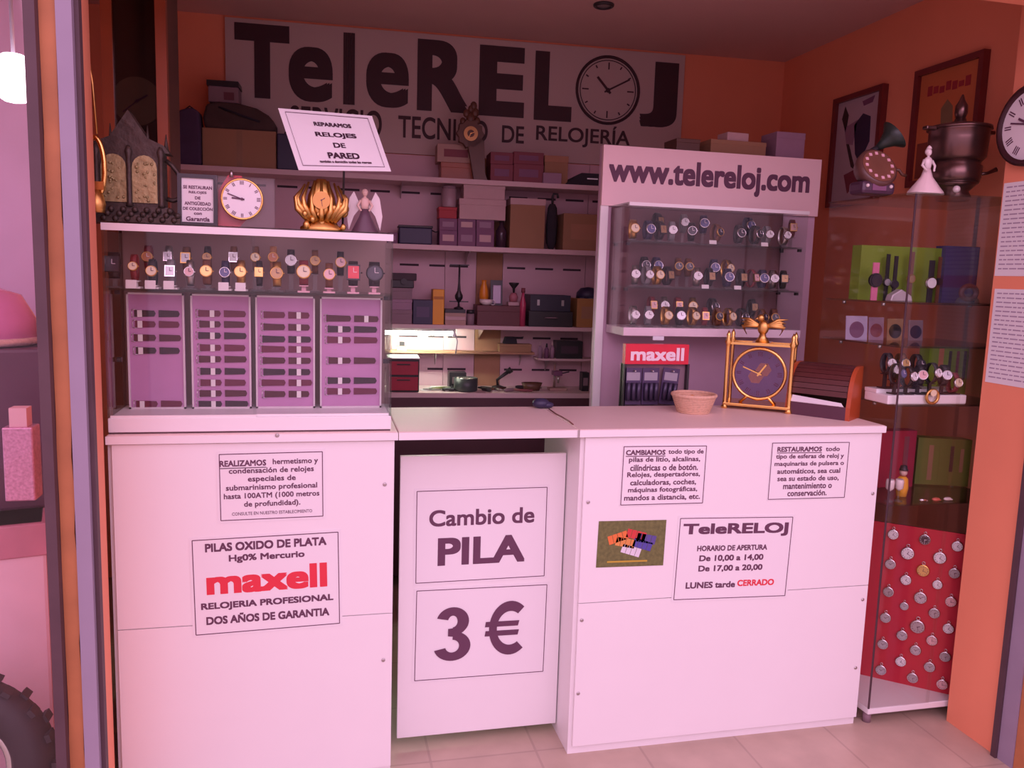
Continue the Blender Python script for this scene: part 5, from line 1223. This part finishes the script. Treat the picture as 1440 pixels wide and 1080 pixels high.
def upright_watch(label, px, py, Y, zs, strap, dial, r, hi, case='black'):
    p = AY(px, py, Y); t = thing('wristwatch', label, 'watch', (p[0], Y, zs))
    z = p[2] - zs
    MB().box((-r * 0.5, 0, 0), (r * 0.5, 0.004, z - r * 0.8)).build('lower_strap', strap, t)
    if hi: MB().box((-r * 0.5, 0, z + r * 0.8), (r * 0.5, 0.004, z + r * 0.8 + hi)).build('upper_strap', strap, t)
    MB().disc((0, 0, z), r, 0.01, 22).build('case', CASEC[case], t); dl = MB().disc((0, -0.0058, z), r * 0.82, 0.002, 20).build('dial', dial, t)
    return t
upright_watch('black round watch with pink upper strap at the left of the lime box', 1231, 394, 2.46, VS[0], mat('pink rubber strap', (0.72, 0.20, 0.35), 0.5), DIALC['black'], 0.024, 0.04)
upright_watch('watch with long black strap standing second before the lime box', 1247, 397, 2.49, VS[0], BLACK, DIALC['silver'], 0.014, 0.085)
upright_watch('watch with long black strap standing third before the lime box', 1258, 400, 2.47, VS[0], BLACK, DIALC['black'], 0.014, 0.085)
upright_watch('watch with brown strap near the seam of the vitrine doors', 1281, 392, 2.48, VS[0], STRAPC['brown'], DIALC['bronze'], 0.015, 0.08, 'gold')
upright_watch('white square faced watch at the right of the lime box', 1309, 398, 2.44, VS[0], BLACK, DIALC['white'], 0.021, 0.06, 'steel')
upright_watch('slim brown strap watch at the right end of the lime box', 1320, 396, 2.49, VS[0], STRAPC['brown'], DIALC['black'], 0.013, 0.075)
o = MB().prism([(-0.04, 0), (0.045, 0), (0.04, 0.018), (0.0, 0.04), (-0.035, 0.02)], 0, 0.03).build('silver_stand', mat('silver plastic', (0.6, 0.55, 0.58), 0.3, 0.4), loc=(AY(1265, 415, 2.40)[0], 2.39, VS[0]), bevel=0.003); tag(o, 'silver angular stand below the black strap watches', 'stand')
t = thing('wide_bangle', 'brown wide bangle watch on clear cushion before blue display box', 'watch', (AY(1366, 400, 2.40)[0], 2.41, VS[0]))
MB().lathe([(0.045, 0), (0.04, 0.012), (0.02, 0.03)], 20, None, 1, 0.6).build('cushion', ACRYL, t); MB().ring((0, -0.002, 0.035), 0.030, 0.009, n=24, sz=0.75).build('bangle', mat('dark red leather', (0.10, 0.03, 0.04), 0.5), t)
# shelf with cards
for i, (x0, x1, yt, lab, c1, c2) in enumerate(((1192, 1222, 444, 'lilac photo card of a round dial, leftmost on the vitrine card shelf', mat('lilac card', (0.50, 0.42, 0.58), 0.6), PURP), (1224, 1245, 446, 'pale photo card beside the lilac one on the card shelf', LAV, MAR), (1250, 1272, 448, 'brown photo card third on the vitrine card shelf', BROWN, BLACK), (1280, 1300, 450, 'grey violet photo card rightmost on the vitrine card shelf', GREYC, NAVY))):
    Y = 2.52; p0, p1 = AY(x0, yt, Y), AY(x1, yt, Y); W = p1[0] - p0[0]; H = p0[2] - VS[1]
    t = thing('photo_card', lab, 'card', ((p0[0] + p1[0]) / 2, Y, VS[1]), rot=(-0.08, 0, 0), group='photo cards in the vitrine')
    MB().box((-W / 2, 0, 0), (W / 2, 0.003, H)).build('card', c1, t); MB().disc((0, -0.0005, H * 0.42), min(W * 0.4, H * 0.35), 0.001, 22).build('printed_dial', c2, t)
# white tray full of watches
Y0 = 2.275
p0, p1 = AY(1248, 562, Y0), AY(1360, 562, Y0)
t = thing('white_tray', 'white tray heaped with wristwatches on the middle vitrine shelf', 'tray', ((p0[0] + p1[0]) / 2, Y0, VS[2])); W = p1[0] - p0[0] - 0.004
MB().box((-W / 2, 0, 0), (W / 2, 0.12, 0.030)).build('tray_body', WHITE, t, bevel=0.004)
MB().prism([(-W / 2, 0.03), (W / 2, 0.03), (W / 2, 0.042), (-W / 2, 0.042)], 0.06, 0.12).build('raised_step', WHITE, t)
TR = [(1240, 510, 'white', 'black'), (1250, 525, 'blue', 'black'), (1263, 519, 'white', 'black'), (1272, 511, 'gold', 'brown'), (1282, 529, 'white', 'black'), (1299, 527, 'pink', 'black'), (1294, 512, 'black', 'black'), (1316, 524, 'white', 'black'), (1333, 527, 'silver', 'black'), (1346, 538, 'cream', 'maroon')]
for i, (px, py, di, st) in enumerate(TR):
    Y = 2.355 if py < 522 else 2.305
    zb = VS[2] + (0.042 if py < 522 else 0.030)
    p = AY(px, py, Y - 0.02)
    hs = max(0.004, p[2] - 0.037 - zb)
    x_ = min(max(p[0], VX0 + 0.030), VX1 - 0.03)
    s_ = stand(round(hs, 3), BLACK); s_.location = (x_, Y, zb); tag(s_, 'dark stand under the %s-dial watch, %s from left in the white tray' % (di, ORD[i]), 'watch stand', 'watch stands in the white tray')
    o = watch('round', st, di, 'black' if di in ('blue', 'black') else 'steel', 0.016); o.location = (x_, Y, zb + round(hs, 3)); o.rotation_euler.z = 0.3 * math.sin(i * 2.1)
    tag(o, 'round %s-dial watch with %s strap, %s from left in the white tray' % (di, st, ORD[i]), 'watch', 'wristwatches in the white tray')
q = AY(1310, 557, 2.268); t = thing('gilt_bangle', 'gilt bangle watch leaning on the front of the white tray', 'watch', (q[0], 2.264, VS[2] + 0.027))
MB().ring((0, 0, 0), 0.022, 0.005, n=24).build('bangle', GOLDD, t); MB().disc((0, -0.004, 0.012), 0.011, 0.004, 16).build('dial', DIALC['cream'], t)
backing('green_watch_box', 'lime green display box right of the white tray', 1308, 1392, 487, VS[2], 2.50, LIME, 0, 'display box', [(-0.30, 0.55, 0.95, 0.02, mat('orange card', (0.60, 0.20, 0.10))), (-0.15, 0.3, 0.9, 0.012, BLACK), (-0.02, 0.3, 0.9, 0.012, MAR), (0.10, 0.3, 0.9, 0.012, BLACK)])
# lower shelf
t, W, H = backing('red_gift_box', 'tall crimson gift box at the left of the lower vitrine shelf', 1236, 1290, 606, VS[3], 2.47, mat('crimson card', (0.36, 0.015, 0.05), 0.5), 0, 'box', [(0.25, 0.35, 0.9, 0.02, MAR)])
t, W, H = backing('olive_watch_box', 'olive box printed with watches at the right of lower shelf', 1302, 1390, 618, VS[3], 2.46, LIMED, -0.35, 'box', [(-0.32, 0.1, 0.85, 0.016, BROWN), (-0.18, 0.1, 0.85, 0.016, LIMED), (-0.05, 0.3, 0.85, 0.012, BLACK), (0.08, 0.3, 0.8, 0.012, BROWN)])
W, Y = 0.03, 2.36
q = AY(1269, 652, Y); H = q[2] - VS[3]
t = thing('yellow_figure', 'yellow toy figure with black head on the lower vitrine shelf', 'toy', (AY(1268, 690, Y)[0], Y, VS[3]))
MB().lathe([(0.016, 0), (0.020, 0.03), (0.017, 0.06), (0.010, 0.068)], 16).build('body', mat('yellow plastic', (0.85, 0.42, 0.03), 0.4), t)
MB().sph((0, 0, 0.082), 0.013).build('head', SKIN, t); MB().lathe([(0.016, 0.090), (0.013, 0.094), (0.011, 0.105), (1e-6, 0.108)], 14).build('hat', BLACK, t)
for i, (px, lab) in enumerate(((1250, 'stemmed clear glass at the left of the lower vitrine shelf'), (1263, 'stemmed clear glass in front of the yellow toy figure'))):
    Y2 = 2.30; t = thing('stemmed_glass', lab, 'glass', (max(AY(px, 700, Y2)[0], VX0 + 0.025), Y2, VS[3]), group='stemmed glasses on the lower vitrine shelf')
    MB().lathe([(0.014, 0), (0.014, 0.002), (0.003, 0.006), (0.003, 0.035)], 16).build('stem', ACRYL, t); MB().lathe([(0.003, 0.035), (0.013, 0.045), (0.014, 0.065), (0.012, 0.075)], 16).build('bowl', PORC, t)
b = MB(); rnd = random.Random(4)
for k, (px, lab) in enumerate(((1300, 'small silver trinket left on the front of the lower shelf'), (1320, 'reddish trinket on the front of the lower vitrine shelf'), (1338, 'pale flat trinket at the right front of the lower shelf'))):
    o = MB().sph((0, 0, 0.006), 0.012, (1.3, 0.7, 0.5)).ring((0.012, 0, 0.004), 0.006, 0.0015, 'Z', 12, 6).build('trinket', (CHROME, mat('coral enamel', (0.6, 0.15, 0.10), 0.3), PORC)[k], loc=(AZ(px, 706, VS[3])[0], 2.285, VS[3])); tag(o, lab, 'trinket', 'trinkets on the lower vitrine shelf')
# things on top of the vitrine
def onto(px, Y): return AY(px, 270, Y)[0]
Y = 2.42; sc = AY(720, 300, Y)
t = thing('gramophone_clock', 'dark gramophone shaped table clock with horn on top of the vitrine', 'clock', (onto(1226, 2.40), 2.40, VZ))
HM = (AY(1230, 172, 2.4)[2] - VZ)
BRZ = mat('aged copper', (0.30, 0.14, 0.09), 0.45, 0.6, var=0.3)
MB().box((-0.062, -0.035, 0), (0.062, 0.04, 0.042)).build('base', mat('dark plum lacquer', (0.07, 0.03, 0.06), 0.3), t, bevel=0.012)
MB().box((-0.025, -0.037, 0.012), (0.025, -0.034, 0.032)).build('name_plate', PURP, t)
for s in (-0.043, 0.043): MB().sph((s, -0.036, 0.026), 0.006).build('knob', PORC, t)
T = Matrix.Translation((0.006, -0.005, 0.085)) @ Matrix.Rotation(math.radians(62), 4, 'X')
dl = MB().lathe([(0.06, -0.035), (0.068, -0.01), (0.068, 0.008), (0.06, 0.014)], 30, T).build('drum', mat('dark brown lacquer', (0.11, 0.05, 0.04), 0.35), t)
MB().lathe([(0.058, 0.013), (0.058, 0.016)], 30, T).build('dial', BRZ, t)
b = MB()
for k in range(12):
    a_ = k * PI / 6; b.cbox((0.046 * math.sin(a_), 0.046 * math.cos(a_), 0.017), (0.010, 0.010, 0.002), T)
b.build('numerals', PINKP, t)
MB().tube([(0.0, 0.03, 0.125), (0.01, 0.03, 0.145), (0.03, 0.025, 0.158)], [0.012, 0.010, 0.010], 10).build('horn_neck', BLACK, t)
T = Matrix.Translation((0.026, 0.025, 0.155)) @ Euler((0.25, math.radians(48), 0)).to_matrix().to_4x4()
MB().lathe([(0.010, 0), (0.016, 0.02), (0.030, 0.045), (0.052, 0.065), (0.050, 0.066), (0.028, 0.046), (0.008, 0.004)], 22, T).build('horn', mat('dark green enamel', (0.02, 0.035, 0.028), 0.4), t)
MB().tube([(0.07, 0.0, 0.085), (0.09, -0.005, 0.085), (0.10, -0.01, 0.07), (0.115, -0.01, 0.068)], 0.005, 8).build('crank', DARKW, t)
t = thing('lady_figurine', 'white porcelain lady figurine in pleated skirt on top of the vitrine', 'figurine', (onto(1301, 2.31), 2.31, VZ))
blob_person(t, PORC, mat('pleated porcelain', (0.80, 0.66, 0.64), 0.3, var=0.1), PORC, 0.145, 0.80)
MB().lathe([(0.009, 0.142), (0.006, 0.149), (1e-6, 0.154)], 10).build('hat', PORC, t)
t = thing('metal_urn', 'large dark metal urn with tap and side handles on the vitrine', 'urn', (onto(1348, 2.41) - 0.012, 2.42, VZ))
DKM = mat('tarnished metal', (0.17, 0.10, 0.09), 0.28, 0.85, var=0.2)
MB().lathe([(0.050, 0), (0.055, 0.012), (0.045, 0.03), (0.060, 0.045), (0.075, 0.06)], 28).build('foot', DKM, t)
MB().lathe([(0.072, 0.055), (0.078, 0.075), (0.080, 0.11), (0.072, 0.118), (0.074, 0.126)], 28).build('lower_body', DKM, t)
MB().lathe([(0.074, 0.126), (0.088, 0.14), (0.092, 0.20), (0.092, 0.225), (0.098, 0.232)], 28).build('upper_body', DKM, t)
MB().lathe([(0.100, 0.230), (0.098, 0.240), (0.05, 0.252), (0.02, 0.258), (0.016, 0.27)], 28).build('lid', DKM, t)
MB().lathe([(0.012, 0.262), (0.020, 0.285), (0.019, 0.31), (0.010, 0.325), (0.003, 0.345)], 18).build('finial', DKM, t)
for s in (-1, 1): MB().box((min(s * 0.095, s * 0.135), -0.012, 0.224), (max(s * 0.095, s * 0.135), 0.012, 0.236)).build('handle', DKM, t, bevel=0.003)
MB().tube([(0.078, -0.01, 0.09), (0.11, -0.02, 0.095), (0.135, -0.03, 0.108)], [0.006, 0.005, 0.008], 8).build('tap_lever', DKM, t)
MB().sph((-0.045, -0.065, 0.03), 0.012).build('tap', PORC, t)

# pictures on the right wall
def picture(label, C4, build_art):
    a, b_, c_ = AX(*C4[0], 2.262), AX(*C4[1], 2.262), AX(*C4[2], 2.262)
    wd = a[1] - b_[1]; ht = a[2] - c_[2]
    zc_ = (a[2] + b_[2]) / 2 - ht / 2
    t = thing('framed_picture', label, 'picture', (2.279, (a[1] + b_[1]) / 2, zc_), rot=(0, 0, -PI / 2))
    # local X runs towards the camera, local -Y into the room
    w2, h2 = wd / 2, ht / 2; f = MB(); fw = 0.022
    for q in ((-w2, -w2 + fw, -h2, h2), (w2 - fw, w2, -h2, h2), (-w2 + fw, w2 - fw, -h2, -h2 + fw), (-w2 + fw, w2 - fw, h2 - fw, h2)): f.box((q[0], -0.028, q[2]), (q[1], 0, q[3]))
    f.build('frame', mat('dark red frame', (0.17, 0.025, 0.025), 0.4), t)
    build_art(t, w2 - fw, h2 - fw)
    return t
def art1(t, w2, h2):
    MB().box((-w2, -0.012, -h2), (w2, 0, h2)).build('print', mat('mauve print paper', (0.52, 0.42, 0.46), 0.6, var=0.1), t)
    for pts, c in (([(-0.02, 0.10), (0.03, 0.14), (0.075, 0.12), (0.08, 0.02), (0.03, -0.06), (0.0, -0.02)], NAVY), ([(-0.10, 0.14), (-0.085, 0.19), (-0.06, 0.15), (-0.07, 0.08)], BLACK), ([(-0.06, 0.03), (-0.045, 0.03), (0.0, -0.07), (0.015, -0.09), (-0.02, -0.07)], BLACK), ([(-0.06, -0.10), (0.02, -0.08), (0.04, -0.14), (-0.03, -0.18)], MAR), ([(-0.08, 0.10), (0.0, 0.12), (-0.02, 0.02), (-0.06, 0.03)], LAV), ([(0.02, 0.19), (0.09, 0.20), (0.08, 0.175), (0.03, 0.17)], PURP)):
        MB().prism([(x * w2 / 0.13, z * h2 / 0.21) for x, z in pts], -0.0135, -0.012).build('printed_shape', c, t)
picture('red framed mauve print of dancers on the right wall, behind gramophone clock', ((1175, 138), (1245, 120), (1172, 289)), art1)
def art2(t, w2, h2):
    MB().box((-w2, -0.012, -h2), (w2, 0, h2)).build('print', mat('orange poster paper', (0.58, 0.17, 0.06), 0.6, var=0.15, scale=5), t)
    for k in range(7): MB().box((w2 * (-0.72 + 0.21 * k), -0.0135, h2 * (0.58 + 0.02 * (k % 2))), (w2 * (-0.56 + 0.21 * k), -0.012, h2 * (0.76 - 0.03 * (k % 3)))).build('printed_stroke', mat('dull red ink', (0.35, 0.03, 0.04)), t)
    for pts, c in (([(-0.02, 0.0), (-0.025, 0.06), (0.0, 0.09), (0.025, 0.06), (0.03, 0.0), (0.02, -0.05), (-0.015, -0.05)], mat('olive print', (0.24, 0.16, 0.08))), ([(-0.12, -0.06), (0.12, -0.06), (0.12, -0.2), (-0.12, -0.2)], mat('dark red print', (0.22, 0.05, 0.03)))):
        MB().prism([(x * w2 / 0.13, z * h2 / 0.21) for x, z in pts], -0.0135, -0.012).build('printed_shape', c, t)
picture('red framed orange poster on the right wall, behind the metal urn', ((1290, 100), (1388, 70), (1285, 262)), art2)

# clock and papers on the right pillar
c_ = AX(1440, 180, 2.10); rr = (AX(1440, 122, 2.10)[2] - AX(1440, 236, 2.10)[2]) / 2
cy_ = max(AX(1409, 180, 2.10)[1] - rr, 2.03)
t = thing('wall_clock', 'round black rimmed wall clock on the right pillar above the papers', 'clock', (2.10, cy_, c_[2] + 0.004), rot=(0, 0, -PI / 2))
MB().lathe([(rr * 0.85, 0), (rr, 0), (rr * 1.0, 0.02), (rr * 0.86, 0.03), (rr * 0.84, 0.006)], 40, Matrix.Rotation(PI / 2, 4, 'X')).build('rim', mat('dark brown rim', (0.05, 0.015, 0.02), 0.35), t)
dl = MB().disc((0, -0.009, 0), rr * 0.86, 0.012, 36).build('dial', DIALC['white'], t); numerals(dl, rr * 0.82, y=-0.0155, hmul=0.24); hands(dl, rr * 0.8, 5.2, 4.9, y=-0.017)
def ppaper(label, yt, yb, x0t, zrot=0):
    a = AX(x0t, yt, 2.0985); z1_ = a[2]; z0_ = AX(x0t - 12, yb, 2.0985)[2]
    y1_ = min(a[1], 2.23); y0_ = 2.032
    t = thing('paper_notice', label, 'notice', (2.0995, (y0_ + y1_) / 2, (z0_ + z1_) / 2), rot=(0, 0, -PI / 2)); W, H = y1_ - y0_, z1_ - z0_
    MB().box((-W / 2, -0.001, -H / 2), (W / 2, 0, H / 2)).build('sheet', PAPER, t); b = MB(); n = int(H / 0.014)
    rnd = random.Random(int(yt))
    for i in range(1, n):
        x = -W / 2 + 0.012
        while x < W / 2 - 0.02:
            l = rnd.uniform(0.01, 0.03); b.box((x, -0.0016, H / 2 - 0.014 * i - 0.002), (min(x + l, W / 2 - 0.01), -0.001, H / 2 - 0.014 * i + 0.002)); x += l + 0.005
    b.build('printed_lines', mat('faded print', (0.40, 0.33, 0.42), 0.6), t)
ppaper('upper lilac sheet of small print on the right pillar', 258, 388, 1411)
ppaper('lower lilac sheet of small print on the right pillar', 406, 537, 1399)

# ceiling downlight
q = AZ(849, 6, ZC)
t = thing('ceiling_spotlight', 'small dark recessed ceiling spotlight above the sign', 'spotlight', (q[0], q[1], ZC))
MB().ring((0, 0, -0.004), 0.035, 0.008, 'Z', 28).build('rim', BLACK, t); MB().lathe([(0.028, -0.006), (0.028, 0)], 20).build('lens', STEEL, t)

# ------------------------------------------------------------------ made-up window display at the extreme left, standing in for street reflections
struct(MB().box((-2.0, 1.965, 0.05), (-0.585, 1.972, 2.26)).build('standin_window_1', GLASS))  # clear pane added in place of the shiny surface that reflects the street
def wbox(x, Y): return AY(x, 500, Y)
BK = 3.06
tb = thing('reflection_backdrop', 'added lilac backdrop panel standing in for street reflection at far left', 'backdrop', (-1.3, BK, 0))  # added panel, its lilac stands in for the reflected street
MB().box((-0.8, 0, 0), (0.42, 0.02, 2.5)).build('panel', mat('lilac satin', (0.62, 0.42, 0.62), 0.35, var=0.15, scale=4), tb); MB().box((-0.8, -0.02, 0), (0.42, 0, 0.04)).build('foot_rail', GREYM, tb)
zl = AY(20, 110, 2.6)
t = thing('reflection_globe', 'glowing white globe standing in for a bright reflected patch at far left', 'lamp', (zl[0], 2.6, zl[2]))  # added glowing globe, stands in for a blown-out reflection, no lamp there
MB().sph((0, 0, 0), 0.075, (0.9, 0.9, 0.9)).build('globe', mat('reflected glare stand-in', (0.9, 0.85, 0.9), 0.4, emit=(1.0, 0.85, 0.97), estr=4), t)
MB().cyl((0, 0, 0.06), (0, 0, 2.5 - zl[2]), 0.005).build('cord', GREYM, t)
def zpx(y, Y): return AY(30, y, Y)[2]
t = thing('reflection_hood', 'glossy magenta hood over the dark trunk, standing in for a street reflection', 'cloth', (-1.0255, 2.60, zpx(490, 2.5) + 0.008))  # added shape in place of a glossy reflected curve
hh = zpx(405, 2.55) - zpx(490, 2.55)
MB().lathe([(0.24, 0), (0.235, hh * 0.4), (0.20, hh * 0.8), (0.10, hh), (1e-6, hh * 1.03)], 28, None, 1, 0.7).build('satin', mat('magenta satin', (0.60, 0.22, 0.50), 0.2, var=0.2, coat=0.6), t); MB().ring((0, 0, 0.006), 0.236, 0.012, 'Z', 40).build('sequin_hem', mat('white sequins', (0.8, 0.7, 0.78), 0.25, 0.6, var=0.4, scale=90), t)  # pale flecked hem stands in for a reflected glint
b = bpy.data.objects['reflection_hood'].children
for o in b:
    if o.name.startswith('sequin'): o.scale = (1, 0.7, 1)
zt_ = zpx(490, 2.5)
t = thing('reflection_trunk', 'dark trunk under the magenta hood, standing in for a street reflection', 'trunk', (-1.0255, 2.60, zpx(715, 2.5)), math.radians(15))  # added dark block in place of a dark band of the reflection
hh = zt_ - zpx(715, 2.5)
MB().box((-0.25, -0.17, 0), (0.25, 0.17, hh)).build('shell', mat('aubergine leather', (0.10, 0.03, 0.07), 0.35), t, bevel=0.01); MB().box((-0.02, -0.176, hh * 0.6), (0.02, -0.168, hh * 0.8)).build('clasp', CHROME, t)
t = thing('sequin_box', 'sparkling pink box before the dark trunk, standing in for reflected sparkle', 'box', (AY(30, 610, 2.28)[0], 2.28, zpx(705, 2.25)))  # added box, its sparkle stands in for part of the reflection
hh = zpx(575, 2.25) - zpx(705, 2.25)
MB().box((-0.035, -0.03, 0), (0.035, 0.03, hh * 0.8)).build('body', mat('pink sequins', (0.75, 0.30, 0.45), 0.25, 0.5, var=0.6, scale=160), t, bevel=0.004); MB().box((-0.02, -0.02, hh * 0.8), (0.02, 0.02, hh)).build('lid_knob', PINKP, t)
zp = zpx(715, 2.5)
t = thing('reflection_plinth', 'pale pink plinth carrying the dark trunk, standing in for a street reflection', 'plinth', (-1.079, 2.568, 0), math.radians(15))  # added block, its pink tones stand in for the reflected street
MB().box((-0.40, -0.30, 0), (0.30, 0.30, zp)).build('top_block', mat('pale pink cloth', (0.80, 0.52, 0.62), 0.6, var=0.08), t, bevel=0.01); MB().box((-0.402, -0.306, zp - 0.09), (0.302, 0.302, zp + 0.0)).build('valance', mat('rose valance', (0.55, 0.20, 0.28), 0.6, var=0.2), t, bevel=0.004)
zy = zpx(955, 2.10)
t = thing('reflection_tyre', 'dark treaded tyre standing in for a reflected one low at far left', 'tyre', (-0.87, 2.10, 0))  # tyre of the reflected street, added here behind the pane
R_ = 0.19
MB().ring((0, 0, R_ + 0.055), R_, 0.05, n=48, m=14).build('carcass', mat('tyre rubber', (0.04, 0.025, 0.035), 0.6), t)
b = MB()
for k in range(40):
    a_ = 2 * PI * k / 40; T = Matrix.Translation((0, 0, R_ + 0.055)) @ Matrix.Rotation(a_, 4, 'Y'); b.cbox((0, (-0.015, 0.015)[k % 2], R_ + 0.05), (0.02, 0.035, 0.012), T)
b.build('tread', mat('tyre rubber', (0.04, 0.025, 0.035)), t)
MB().ring((0, 0, R_ + 0.055), R_ - 0.055, 0.012, n=40).build('rim', CHROME, t)
